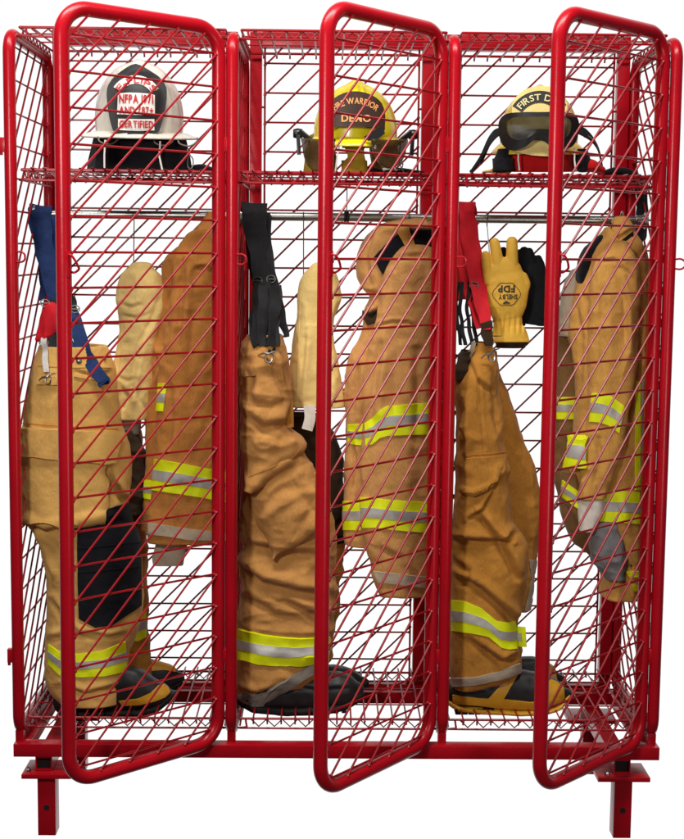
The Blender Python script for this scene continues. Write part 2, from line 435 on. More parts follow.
# ---- back frames: two square posts, top and bottom rail, mesh
zt0, zt1 = float(W(300, 49, D)[2]), float(W(300, 33, D)[2])
zb0, zb1 = float(W(300, 691, D)[2]), float(W(300, 682, D)[2])
for i in range(3):
    xa, xb = XP[i]+.034, XP[i+1]-.034
    bp = MB()
    bp.box((xa-.017, D-.017, zb0-.02), (xa+.017, D+.017, zt1-.001))
    bp.build('back_post', M['red'], rack, bevel=.002)
    MB().box((xb-.017, D-.017, zb0-.02), (xb+.017, D+.017, zt1-.001)).build('back_post', M['red'], rack, bevel=.002)
    MB().box((xa+.0172, D-.015, zt0), (xb-.0172, D+.0165, zt1)).build('back_rail', M['red'], rack, bevel=.002)
    MB().box((xa+.0172, D-.015, zb0), (xb-.0172, D+.0165, zb1)).build('back_rail', M['red'], rack, bevel=.002)
    zz = float(W(342, 94, D)[2])
    mb = mesh_panel((xa+.025, D-.002, zb1-.004), (1, 0, 0), (0, 0, 1), xb-xa-.05, zt0-zb1+.008, zz-zb1+.004, (0, -1, 0), edge=True)
    for zc in (zz-.04, zz-.7, zz-1.3):                      # weld tabs from the edge wire to the posts
        for a in (xa+.021, xb-.021): mb.tube([(a-.005, D, zc), (a+.005, D, zc)], .003, 6)
    mb.build('wire_mesh', M['darkened_red'], rack)

# ---- wire shelves with zigzag trusses
def shelf(i, z, y0, y1, name, droop=.013, truss=.026, pitch=.0345, cross=(.14, .28), back=True, k_=1.0, under=False):
    xa, xb = XP[i]+.020, XP[i+1]-.020; mb = MB()
    for y in (y0, y1):
        mb.tube([(xa, y, z), (xb, y, z)], .0033*k_, 8)
        if y == y1 and not back: continue
        lo = spline([(xa+.016, y, z-.002), (xa+.020, y, z-truss+.004), (xa+.030, y, z-truss), (xb-.030, y, z-truss), (xb-.020, y, z-truss+.004), (xb-.016, y, z-.002)], 5)
        mb.tube(lo, .0028*k_, 8)
        n = int((xb-xa-.06)/.040); zg = []
        for k in range(2*n+1): zg.append((xa+.03+(xb-xa-.06)*k/(2*n), y+.0045, z-.003 if k % 2 == 0 else z-truss+.003))
        mb.tube(zg, .0022*k_, 6)
    for x in (xa, xb):
        mb.tube([(x, y0, z), (x, y1, z)], .0031, 8)
        lo = [(x, y0+.02, z-truss), (x, y1-.02, z-truss)]; mb.tube(lo, .0026, 8)
        zg = [(x, y0+.02+(y1-y0-.04)*k/18, z-.003 if k % 2 else z-truss+.003) for k in range(19)]; mb.tube(zg, .0018, 6)
    n = int((xb-xa)/pitch)
    for k in range(1, n):
        x = xa+(xb-xa)*k/n
        if under: mb.tube([(x, y0-.001, z-.0048), (x, y1+.001, z-.0048), (x, y1+.003, z-.014)], .0027, 6)
        else: mb.tube(spline([(x, y0-.005, z-droop), (x, y0-.005, z-.001), (x, y0+.004, z+.0045), (x, y1-.004, z+.0045), (x, y1+.005, z+.001), (x, y1+.005, z-droop)], 3), .0023, 6)
    for y in cross: mb.tube([(xa, y, z+.0012), (xb, y, z+.0012)], .0021, 6)
    return mb.build(name, M['darkened_red'], rack)
zs_low = float(W(342, 719, .03)[2]); zs_hel = float(W(342, 173.5, .03)[2]); zs_top = float(W(342, 31.5, .03)[2])
for i in range(3):
    shelf(i, zs_low, .03, .42, 'wire_shelf'); shelf(i, zs_hel, .03, .42, 'wire_shelf', pitch=.03, back=False, k_=1.35); shelf(i, zs_top, .03, .425, 'wire_shelf', truss=.022, back=False, k_=1.1, under=True)
    # chrome clothes rod with end sockets
    z = float(W(342, 217.3, .24)[2]); xa, xb = XP[i]+.004, XP[i+1]-.004
    rod = MB().tube([(xa, .24, z), (xb, .24, z)], .0115, 20).build('hanging_rod', M['chrome'], rack)
    for x, s in ((xa, 1), (xb, -1)):
        MB().tube([(x, .24, z), (x+s*.006, .24, z), (x+s*.0062, .24, z), (x+s*.03, .24, z)], [.023, .022, .0155, .0150], 18).build('rod_socket', M['chrome'], rod)

# ---- base
ZB = -.0089; TB = .0345; YB = .405
xl = float(W(13.3, 751, -.02)[0]); xr = float(W(659.6, 754, -.02)[0])
MB().box((xl, -.02, ZB-TB), (xr, .018, ZB)).build('base_rail', M['red'], rack, bevel=.0015)
MB().box((xl, YB, ZB-TB), (xr, YB+.038, ZB)).build('base_rail', M['red'], rack, bevel=.0015)
for x in (xl+.002, xr-.040):
    MB().box((x, .0182, ZB-TB+.001), (x+.038, YB-.0002, ZB-.001)).build('base_rail', M['red'], rack, bevel=.0015)
for x in XP:                                               # mounting stubs between frame and base
    MB().box((x-.011, .004, ZB-.004), (x+.011, .03, RP+.004)).build('mounting_stub', M['red'], rack, bevel=.0015)
    MB().box((x-.011, YB+.006, ZB-.004), (x+.011, YB+.03, RP+.004)).build('mounting_stub', M['red'], rack, bevel=.0015)
def foot(cx, y0, sgn):
    zt = ZB-TB
    # cross channel, open ended square tube
    c = MB(); t = .004; hw = .021; hh = .019; zc = zt-.0205
    return cx, zt
for cx_px in (43.5, 622.5):
    x = float(W(cx_px, 768, -.02)[0]); zt = ZB-TB-.0006; zc0 = zt-.038
    ch = MB(); y0, y1 = -.016, YB+.034
    ch.box((x-.022, y0, zc0), (x-.0185, y1, zt)); ch.box((x+.0185, y0, zc0), (x+.022, y1, zt))
    ch.box((x-.0184, y0, zt-.0035), (x+.0184, y1, zt-.0003)); ch.box((x-.0184, y0, zc0+.0003), (x+.0184, y1, zc0+.0035))
    ch.build('cross_channel', M['red'], rack, smooth=False)
    MB().box((x-.0183, y0+.012, zc0+.0038), (x+.0183, y0+.015, zt-.0038)).build('channel_dark', M['black_hole'], rack, smooth=False)  # black sheet put in for the dark inside the open tube
    for yc, s in ((-.012, 1), (YB+.01, 1)):
        pz = zc0-.0006
        leg_x = x+.0075 if cx_px < 300 else x+.0035
        leg = MB().box((leg_x-.0235, yc-.012, ZF), (leg_x+.0235, yc+.035, pz-.007)).build('leg', M['red'], rack, bevel=.002)
        dx = .054 if cx_px < 300 else .068; ex = .075 if cx_px < 300 else .070
        pl = MB().box((x-dx, yc-.028, pz-.0125), (x+ex, yc+.075, pz-.0005))
        pl.build('foot_plate', M['red'], leg, bevel=.0015)
        bx = x-.04
        MB().tube([(bx, yc-.005, pz-.002), (bx, yc-.005, pz+.004), (bx, yc-.005, pz+.0072)], [.0068, .0068, .0045], 6).tube([(bx, yc-.005, pz+.007), (bx, yc-.005, pz+.011)], .003, 8).build('bolt', M['steel'], leg)
        zh = float(W(47.5, 807.5, -.024)[2])
        MB().tube([(leg_x, yc-.0128, zh), (leg_x, yc-.011, zh)], .0075, 20).build('bolt_hole', M['black_hole'], leg)

# ---- the three doors, each on its own swing angle
L_ = .4429; G_ = .0343; ZT = H+.0174-RD; ZL = -.0182+RD
for i, ang in enumerate((.7152, .8687, .7766)):
    hx = XP[i+1]-G_; u = np.array([math.cos(ang), math.sin(ang), 0]); o = np.array([hx, 0, ZL])-u*L_
    n = np.array([math.sin(ang), -math.cos(ang), 0])
    door = MB().tube(rrect(o, u, (0, 0, 1), L_, ZT-ZL, .068, 10), RD, 20, closed=True).build('door', M['red'], rack)
    ypx = (107, 112, 114)[i]; xpx = (75, 338, 568)[i]
    zz = float(W(xpx, ypx, o[1])[2])
    a = .013
    mb = mesh_panel(o+u*a+np.array([0, 0, a])+n*.004, u, (0, 0, 1), L_-2*a, ZT-ZL-2*a, zz-ZL-a, -n if i == 9 else n, r=.0029, rc=.055)
    mb.build('wire_mesh', M['darkened_red'], door)
    for yy in (145, 655):                                   # hinge knuckles on the door tube
        zc = float(W(hx*390+342, yy, 0)[2])
        MB().box((hx+.004, -.010, zc-.018), (hx+.0145+.004, .004, zc+.0175)).build('hinge', M['red'], door, bevel=.0012)
    # pull latch: bent rod loop standing off the free tube
    zc = float(W(xpx-8, 264, o[1])[2]); c = o+u*.001; c[2] = zc
    q = [c+n*.013+np.array([0, 0, .022]), c+n*.026+np.array([0, 0, .020])+u*.004, c+n*.030+u*.012+np.array([0, 0, .008]), c+n*.028+u*.020+np.array([0, 0, -.004]), c+n*.022+u*.026+np.array([0, 0, -.012]), c+n*.010+u*.020+np.array([0, 0, -.020]), c+n*.012+u*.004+np.array([0, 0, -.014])]
    MB().tube(spline(q, 5), .0028, 8).build('latch', M['red'], door)
    MB().box((-.004, -.001, -.028), (.004, .001, .028))
    e1 = MB().beam(c+n*.0172+np.array([0, 0, -.030]), c+n*.0172+np.array([0, 0, .030]), .012, .003, u); e1.build('latch_plate', M['red'], door, bevel=.0008)

# ================================================================= clothing
def base_at(px, py, Y): return tuple(float(q) for q in W(px, py, Y))
def rows_tY(rows, T, Y):
    return [(r[0], r[1], r[2], (r[3] if len(r) > 3 else T), (r[4] if len(r) > 4 else Y)) for r in rows]
HANG = [(.0045, (22, 14, 3.0), 3, True), (.003, (9, 9, 6), 6, False), (.0018, (30, 22, 22), 15, True)]
LEG = [(.0065, (7, 7, 17), 3, True), (.0045, (13, 9, 9), 8, False), (.0028, (22, 18, 38), 21, True), (.0014, (44, 34, 40), 12, False)]
SOFT = [(.003, (12, 10, 6), 5, False)]
def seam(L, par, pts, off=.0012, mat_='tan_dark', r=.0009):
    """double row of stitching lying in the cloth"""
    pts = np.array(pts, float); t = np.linspace(0, 1, 60)
    seg = np.concatenate([[0], np.cumsum(np.hypot(*np.diff(pts, axis=0).T))]); seg /= seg[-1]
    iu, iv = L.find(np.interp(t, seg, pts[:, 0]), np.interp(t, seg, pts[:, 1])); g, n = L.at(iu, iv)
    MB().tube(list(g+n*off), r, 5).build('seam', M[mat_], par)
def snap(L, par, x, y, r=.0075, m='steel'):
    iu, iv = L.find([x], [y]); g, n = L.at(iu, iv); g, n = g[0], n[0]
    MB().tube([g, g+n*.004, g+n*.0065], [r, r*.95, r*.5], 14).build('snap', M[m], par)
def clasp(par, x, y, Y, s=1.0, ang=0, m='steel'):
    """turnout hook and dee: cast bar with a ring and a hook"""
    c = W(x, y, Y); ca, sa = math.cos(ang), math.sin(ang)
    def p(a, b, d=0): return c+np.array([a*ca-b*sa, d, a*sa+b*ca])*s
    mb = MB()
    mb.tube(spline([p(-.026, 0), p(-.012, .004, -.003), p(0, .001, -.006), p(.014, .004, -.003), p(.028, .001)], 5), [.0014+.0012*math.sin(math.pi*k/20) for k in range(21)], 8)
    mb.tube([p(.010*math.cos(a), .010*math.sin(a)-.008, -.002) for a in np.linspace(0, 2*math.pi, 16)[:-1]], .0014, 6, closed=True)
    mb.tube(spline([p(-.006, .0), p(-.009, -.014, -.005), p(0, -.02, -.007), p(.007, -.012, -.005)], 5), .0021, 6)
    mb.build('clasp', M[m], par)
def ring_clip(par, x, y, Y, r=.011, m='steel'):
    c = W(x, y, Y); mb = MB()
    mb.tube([c+np.array([r*math.cos(a), 0, r*.8*math.sin(a)]) for a in np.linspace(0, 2*math.pi, 18)[:-1]], .0016, 6, closed=True)
    mb.tube([c+np.array([-r*.9, -.001, 0]), c+np.array([r*.9, -.001, 0])], .0016, 6); mb.build('slide_buckle', M[m], par)

# ----------------------------------------------------------------- trousers, first locker
p1 = thing('turnout_trousers', 'golden tan turnout trousers with a black knee patch and blue braces', 'trousers', base_at(90, 700, .16), 'turnout trousers standing over boots')
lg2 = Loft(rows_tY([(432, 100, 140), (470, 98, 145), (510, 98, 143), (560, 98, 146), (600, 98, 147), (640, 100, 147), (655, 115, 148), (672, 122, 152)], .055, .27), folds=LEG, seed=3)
lg2.build('rear_leg', M['tan_dark'], p1)  # same cloth as the body, its shade put in as a darker tan
a = Loft(rows_tY([(347, 40, 106, .07), (356, 37, 110, .075), (366, 34, 113, .08), (380, 31, 115, .085), (400, 28, 117), (425, 24, 121), (440, 21, 128), (460, 21, 131), (490, 22, 130), (505, 23, 128), (518, 24, 130), (528, 30, 135), (540, 38, 139), (560, 44, 142), (580, 47, 143), (600, 48, 143), (620, 48, 141), (640, 48, 133), (655, 47, 127), (675, 47, 126), (690, 52, 127), (697, 60, 126)], .085, .16),
         folds=[(.004, (8, 8, 10), 3, True), (.004, (10, 9, 5), 8, False), (.0015, (34, 26, 30), 12, False)], seed=2,
         creases=[([(24, 523), (45, 532), (80, 526), (118, 520)], 4, .012), ([(30, 532), (44, 560), (52, 580)], 3, .007), ([(58, 352), (60, 380), (52, 400)], 4, .005), ([(76, 372), (90, 376), (112, 372)], 2.6, .006),
                  ([(108, 480), (118, 497), (134, 503)], 4, .010), ([(104, 468), (112, 488), (108, 510)], 4, .010), ([(50, 640), (70, 634), (100, 640)], 3.5, .006), ([(86, 632), (108, 638), (124, 634)], 3, .007), ([(60, 686), (85, 694), (118, 686)], 3, .008), ([(52, 600), (66, 622), (78, 632)], 3, .006)])
a.build('body', M['tan_golden'], p1)
Loft(rows_tY([(430, 112, 137), (445, 114, 142), (470, 116, 146), (495, 112, 145), (512, 112, 142)], .04, .19), folds=LEG, seed=9).build('inner_lining_or_shade', M['liner'], p1)
a.patch('knee_patch', M['black_cloth'], p1, [(77, 521), (100, 513), (116, 506), (139, 500)], [(79, 618), (95, 628), (112, 625), (140, 605)], .006, nx=60, ny=50)
for y in (548, 572, 596): seam(a, p1, [(79, y), (138, y-6)], .0066, 'black_cloth', .0012)
a.patch('cargo_pocket', M['tan_golden'], p1, [(24, 450), (60, 455), (106, 459)], [(24.5, 522), (60, 525), (105, 522)], .012, nx=60, ny=40)
a.patch('pocket_flap', M['tan_golden'], p1, [(20, 427), (60, 429), (119, 433)], [(20, 454), (60, 459.5), (113, 463)], .021, nx=60, ny=20)
a.patch('pocket_flap', M['tan_golden'], p1, [(38, 378), (58, 378)], [(38, 384.5), (58, 384.5)], .007, nx=20, ny=6)
a.patch('pocket_flap', M['tan_golden'], p1, [(74, 372), (108, 378)], [(74, 377), (107, 383)], .006, nx=30, ny=6)
seam(a, p1, [(38, 366), (70, 368), (111, 368)]); seam(a, p1, [(21, 423), (60, 426), (118, 429)])
a.stripe(p1, [(49, 644), (60, 652), (78, 654), (102, 651), (125, 641)], [(49, 664), (60, 675), (80, 677), (104, 676), (126, 671)])
lg2.stripe(p1, [(127, 616), (137, 614), (145.5, 611)], [(127, 640), (137, 641), (145.5, 637)])
seam(a, p1, [(50, 686), (80, 691), (124, 688)])
clasp(p1, 47, 377, .075, .9, .4); snap(a, p1, 79, 361, .0075); snap(a, p1, 104, 359, .005)
# blue braces over the rod
def strap(par, pts, wpx, mat_, side=(1, 0, 0), thick=.0035, name='brace_strap'):
    P3 = wp([(q[0], q[1], q[2]) for q in pts], 8)
    ws = np.interp(np.linspace(0, 1, len(P3)), np.linspace(0, 1, len(pts)), [q[3] if len(q) > 3 else wpx for q in pts])/375.
    n_ = len(P3); ph = random.uniform(0, 6); sd = []
    for k in range(n_):
        a_ = .30*math.sin(ph+k*.33)+.12*math.sin(ph*2+k*.81); sd.append((side[0]*math.cos(a_), side[1]+math.sin(a_), side[2]))
        P3[k] = P3[k]+np.array([.0012*math.sin(ph+k*.7), .002*math.sin(ph*3+k*.5), 0])
    return MB().ribbon(P3, list(ws), thick, sd).build(name, M[mat_], par)
s_ = strap(p1, [(58, 300, .262, 14), (50, 250, .262, 18), (43, 222, .262, 22), (41, 208.5, .250, 24), (40, 208.5, .226, 24), (40, 222, .216, 23), (44, 245, .205, 21), (50, 275, .18, 17), (57, 305, .15, 14), (62, 330, .12, 13), (70, 350, .09, 12)], 20, 'navy_web')
strap(p1, [(47, 212, .262, 12), (52, 215, .235, 12), (54, 240, .22, 13), (56, 280, .20, 14), (62, 305, .17, 14), (74, 318, .13, 14), (82, 345, .10, 14), (92, 365, .085, 13), (103, 380, .072, 12), (104, 384, .07, 12)], 14, 'navy_web')
strap(p1, [(42, 262, .22, 7), (43, 285, .2, 7), (43, 300, .18, 7)], 7, 'navy_web')
strap(p1, [(73, 296, .16, 5), (74, 306, .15, 6), (75, 313, .14, 5)], 5, 'black_web')
strap(p1, [(56, 300, .13, 12), (55, 330, .12, 12), (54, 356, .10, 10)], 12, 'black_web')
rt = Loft(rows_tY([(309, 43, 58), (313, 41, 62), (322, 39, 62), (330, 37, 60), (336, 36, 52)], .012, .12), folds=[(.004, (30, 30, 20), 4, True)], start='round', end='round')
rt.build('brace_tab', M['red_web'], p1)
for x, y in ((45, 303), (44, 343), (75, 309)): ring_clip(p1, x, y, .11, .012)
strap(p1, [(44, 338, .11, 6), (45, 352, .09, 6), (46, 372, .078, 6)], 6, 'silver', name='clip_tape')

# ----------------------------------------------------------------- boots
def boot(name, label, parts, cat='boot', group='rubber boots on the bottom shelves'):
    xs = [r[0] for r in parts['upper']]; t = thing(name, label, cat, base_at((xs[0]+xs[-1])/2, parts['upper'][0][2], parts['Y']), group)
    u = Loft([(x, a_, b_, T*.76, parts['Y']) for x, a_, b_, T in parts['upper']], axis='x', nu=90, step=1, e=.8, folds=[(.0012, (20, 20, 20), 2, False)], creases=parts.get('creases', ()), start='round', end='round', smooth=4)
    u.build('upper', M[parts.get('mat', 'rubber')], t)
    for (ma, top, bot, off, nm) in parts.get('patches', ()):
        u.patch(nm, M[ma], t, top, bot, off, nx=50, ny=16)
    so = Loft([(x, a_, b_, T*.8, parts['Y']) for x, a_, b_, T in parts['sole']], axis='x', nu=70, step=.8, e=.6, start='round', end='round', smooth=3)
    s = so.build('sole', M[parts.get('sole_mat', 'sole')], t)
    mb = MB()
    for x, y, wd_, h in parts.get('lugs', ()):
        c = W(x, y, parts['Y']-parts['sole'][2][3]*.45); k = wd_/375/2; hh = h/375/2
        mb.box((c[0]-k, c[1]-.012, c[2]-hh), (c[0]+k, c[1]+.055, c[2]+hh))
    if mb.v: mb.build('tread', M['sole'], s, bevel=.0015)
    return t
boot('rubber_boot', 'black boot with yellow toe edging under the near cuff of the knee patched trousers', dict(Y=.14,
    upper=[(60, 690, 708, .035), (68, 686, 711, .045), (85, 680, 712, .05), (110, 674, 710, .052), (126, 666, 709, .05), (138, 668, 708, .05), (150, 676, 707, .048), (160, 682, 705, .042), (168, 686, 701, .03), (171, 690, 697, .018)],
    patches=[('boot_yellow', [(119, 701), (138, 698.5), (150, 693), (158, 685.5), (166, 684)], [(122, 705.5), (140, 704.5), (155, 701), (165, 697), (170, 692)], .0025, 'foxing')],
    sole=[(60, 700, 712, .03), (66, 702, 717, .045), (84, 706, 719, .05), (92, 706, 715, .05), (120, 706, 714, .052), (140, 706, 713, .052), (158, 702, 710, .048), (170, 694, 702, .026)],
    lugs=[(70+8*k, 716-(.6*k), 4.5, 5) for k in range(11)]))
boot('rubber_boot', 'black boot with a tan instep band behind the near boot of the knee patched trousers', dict(Y=.28,
    upper=[(112, 664, 694, .04), (126, 660, 694, .045), (140, 658, 694, .045), (152, 660, 693, .045), (166, 663, 692, .042), (174, 667, 688, .03), (178, 672, 683, .016)],
    patches=[('boot_yellow', [(136, 664), (150, 659), (165, 662), (174, 667)], [(128, 674), (148, 671), (164, 670), (176, 672)], .0025, 'foxing')],
    sole=[(110, 688, 697, .04), (125, 688, 698, .048), (150, 688, 697, .048), (168, 686, 694, .042), (177, 682, 689, .02)]))

# ----------------------------------------------------------------- hoods on wire hooks
def wire_hook(px, y0, y1, Y, label, dx=0):
    c = W(px, y0, .24); t = thing('wire_hook', label, 'hook', tuple(float(q) for q in c), 'wire hooks over the clothes rods')
    r = .0135; pts = [c+np.array([0, r*math.sin(a), r*math.cos(a)+.0]) for a in np.linspace(-2.2, 1.45, 12)]
    pts = [np.array([p[0], p[1], p[2]+(W(px, 217.3, .24)[2]-c[2])]) for p in pts][::-1]
    e = W(px+dx, y1, Y); pts = [e+np.array([0, 0, -.012]), e, pts[0]*.5+e*.5]+pts
    MB().tube(spline(pts, 3), .0016, 6).build('wire', M['steel'], t); return t
HF = [(.0035, (16, 12, 9), 4, True), (.003, (9, 9, 6), 6, False), (.001, (40, 30, 40), 12, False)]
h1 = thing('protective_hood', 'pale yellow knit hood hanging on a wire hook beside the blue braces', 'hood', base_at(140, 415, .2), 'knit hoods on wire hooks')
L = Loft(rows_tY([(269, 129, 154, .026), (271, 126, 156, .03), (274, 123.5, 159, .033), (280, 120, 162.5, .037), (290, 118, 166), (302, 118, 167.5), (315, 119.5, 166), (330, 120, 160), (345, 119, 157), (360, 116, 155), (380, 113, 154), (400, 110, 152), (412, 107, 150), (417, 107, 149)], .042, .2), folds=HF, start='round', smooth=3,
         creases=[([(121, 304), (132, 307), (143, 304)], 2.5, .002), ([(122, 315), (136, 318), (150, 313)], 2.2, .0016), ([(160, 296), (152, 320), (140, 342), (133, 375), (128, 410)], 3.5, .005), ([(120, 385), (128, 398), (122, 414)], 3, .004), ([(141, 384), (139, 398), (146, 412)], 3, .003), ([(118, 377), (128, 381), (136, 378)], 2.5, .002)])
L.build('hood_body', M['hood'], h1); seam(L, h1, [(122, 322), (122, 350), (117, 385), (114, 412)], .001, 'hood')
Loft(rows_tY([(413, 113, 140), (420, 115, 140), (432, 118, 139)], .02, .19), folds=HF).build('inner_tag', M['grey_hem'], h1)
wire_hook(133.5, 217, 272, .2, 'thin steel wire hook holding the hood beside the blue braces')
h2 = thing('protective_hood', 'pale yellow knit hood hanging on a wire hook beside the black braces', 'hood', base_at(318, 410, .2), 'knit hoods on wire hooks')
L = Loft(rows_tY([(269, 309, 332, .026), (271, 306, 334, .03), (274, 303.5, 336, .033), (280, 301, 338, .037), (290, 299, 340), (300, 298, 341), (310, 298, 338), (318, 298, 334), (330, 296, 333), (345, 294, 334), (360, 292, 337), (380, 291, 341), (397, 292, 344.5), (405, 294, 345)], .042, .2), folds=HF, start='round', smooth=3,
         creases=[([(306, 330), (303, 360), (300, 395)], 3, .005), ([(330, 296), (326, 315), (330, 330)], 3, .005), ([(325, 350), (328, 375), (324, 400)], 4, .006)])
L.build('hood_body', M['hood'], h2); seam(L, h2, [(301, 290), (299, 340), (297, 395)], .001, 'hood')
MB().ribbon(wp([(309, 405, .16), (310, 418, .155), (307, 430, .15)]), .030, .002, (1, .2, 0)).build('care_tag', M['white_cloth'], h2)
wire_hook(303.5, 215, 274, .2, 'thin steel wire hook holding the hood beside the black braces')

# ----------------------------------------------------------------- trousers, second locker
p2 = thing('turnout_trousers', 'brown tan turnout trousers with a loose knee fold and black braces', 'trousers', base_at(285, 700, .15), 'turnout trousers standing over boots')
bk = Loft(rows_tY([(415, 276, 322), (435, 284, 335), (460, 290, 340), (500, 296, 344), (540, 296, 344)], .05, .27), folds=LEG, seed=5); bk.build('inner_lining_or_shade', M['liner'], p2)  # no lining here: dark cloth put in for shade on the far leg
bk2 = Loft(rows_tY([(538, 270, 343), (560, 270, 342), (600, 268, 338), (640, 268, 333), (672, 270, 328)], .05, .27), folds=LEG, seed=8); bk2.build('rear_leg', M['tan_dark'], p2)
lo = Loft(rows_tY([(470, 247, 322), (500, 244, 331), (520, 243, 333), (545, 242, 335), (565, 240, 335), (600, 239, 334), (630, 238.5, 332), (650, 238.5, 330), (668, 239, 326), (680, 239, 309, .085), (690, 239, 288, .07), (699, 239, 270, .055)], .09, .17),
          folds=LEG, seed=4, creases=[([(240, 566), (262, 584), (300, 592), (334, 596)], 6, .016), ([(284, 602), (305, 611), (330, 622)], 5, .012), ([(250, 545), (280, 552), (320, 556)], 5, .012), ([(242, 596), (270, 612), (300, 618)], 5, .007),
                                     ([(242, 690), (258, 694), (275, 688)], 3.5, .010)])
lo.build('lower_leg', M['tan_brown'], p2)
mi = Loft(rows_tY([(440, 246, 292), (462, 246, 312), (480, 246, 319), (505, 251, 328), (520, 256, 329), (532, 262, 315), (543, 267, 294), (552, 271, 279)], .085, .14),
          folds=LEG, seed=6, creases=[([(256, 490), (275, 478), (298, 466)], 6, .012), ([(300, 490), (312, 510), (300, 528)], 6, .010), ([(262, 520), (285, 500), (310, 492)], 6, -.006)])
mi.build('knee_fold', M['tan_brown'], p2)
up = Loft(rows_tY([(336, 247, 283, .06), (345, 243, 286, .07), (356, 241, 288), (375, 241, 290), (400, 241, 291), (415, 241, 286), (425, 241, 286), (433, 241, 296), (443, 242, 304), (450, 243, 304.5), (458, 244, 297), (466, 245, 286), (475, 245, 270), (486, 246, 254)], .085, .125),
          folds=LEG, seed=7, smooth=5, creases=[([(249, 418), (262, 428), (290, 424)], 5, .010), ([(290, 400), (270, 408), (255, 404)], 5, .007), ([(270, 350), (276, 375), (286, 400)], 3.5, .008), ([(246, 356), (252, 380), (250, 402)], 5, .007), ([(258, 440), (280, 446), (298, 440)], 5, -.006)])
up.build('upper_leg', M['tan_brown'], p2)
seam(up, p2, [(249, 477), (270, 468), (292, 458), (300, 449)], .001, 'tan_dark'); seam(up, p2, [(280, 350), (284, 375), (287, 392)])
Loft(rows_tY([(384, 283, 291), (405, 284, 293), (425, 284, 294)], .012, .10), folds=SOFT).build('side_tab', M['tan_dark'], p2)
up.patch('pocket_flap', M['tan_brown'], p2, [(243, 366), (254, 366)], [(243, 376), (256, 375)], .008, nx=16, ny=8)
lo.stripe(p2, [(239.6, 628.6), (258, 633), (278, 636.5), (300, 638), (329, 636)], [(239.6, 658.5), (258, 664), (278, 666), (300, 665.5), (327, 662.5)], off=.0065)
lo.patch('hem_band', M['grey_hem'], p2, [(240, 695), (262, 692), (285, 680), (312, 663), (322, 656)], [(241, 702), (262, 699), (287, 689), (312, 674), (325, 664)], .009, nx=50, ny=10)
clasp(p2, 269, 354, .035, 1.1, .15); snap(up, p2, 258, 343.5, .008, 'brass')
strap(p2, [(262, 300, .27, 14), (256, 250, .268, 20), (254, 208, .255, 27), (254, 207, .226, 27), (255, 225, .212, 25), (260, 260, .19, 19), (262, 285, .16, 18), (264, 310, .12, 22), (262, 332, .08, 20), (259, 342, .06, 12)], 20, 'black_web')
strap(p2, [(264, 214, .26, 8), (267, 216, .225, 8), (268, 245, .21, 8), (272, 275, .18, 9), (277, 300, .15, 12), (282, 320, .12, 9), (287, 337, .10, 5)], 9, 'black_web')
for j, (x, dx) in enumerate(((252, 2), (264, 3), (272, 2), (258, 4), (269, 4))):
    strap(p2, [(x+5, 286, .14-.01*j, 10), (x+dx+2, 305, .12-.01*j, 12), (x+dx, 325, .09-.008*j, 12), (x+4, 346, .045, 8)], 10, 'black_web', side=(1, .4*(j-2), 0))
ring_clip(p2, 257.5, 281, .165, .013); ring_clip(p2, 271, 279, .165, .012)
for x in (266, 268.5, 273): strap(p2, [(x, 336, .08, 3), (x+1, 352, .05, 3)], 3, 'black_web', name='clip_tape')
boot('rubber_boot', 'black rubber boot under the grey hemmed cuff of the loose folded trousers', dict(Y=.13,
    upper=[(244, 694, 703, .03), (252, 688, 706, .042), (275, 682, 707, .05), (300, 677, 708, .05), (325, 672, 707, .05), (340, 672, 706, .05), (350, 675, 703, .042), (357, 682, 698, .022)],
    creases=[([(290, 686), (315, 690), (350, 688)], 2.5, .003)],
    sole=[(243, 697, 706, .03), (252, 701, 710, .045), (290, 704, 713, .052), (320, 703, 712, .052), (345, 700, 708, .046), (358, 692, 702, .022)],
    lugs=[(256+8*k, 711-(.03*(k-5)**2), 5, 4) for k in range(12)]))
boot('rubber_boot', 'black rubber boot behind the near boot of the loose folded trousers', dict(Y=.28,
    upper=[(300, 668, 690, .04), (325, 664, 692, .045), (342, 666, 692, .045), (354, 670, 690, .04), (362, 676, 686, .018)],
    sole=[(300, 687, 694, .04), (325, 688, 696, .046), (350, 687, 694, .044), (363, 681, 688, .02)]))

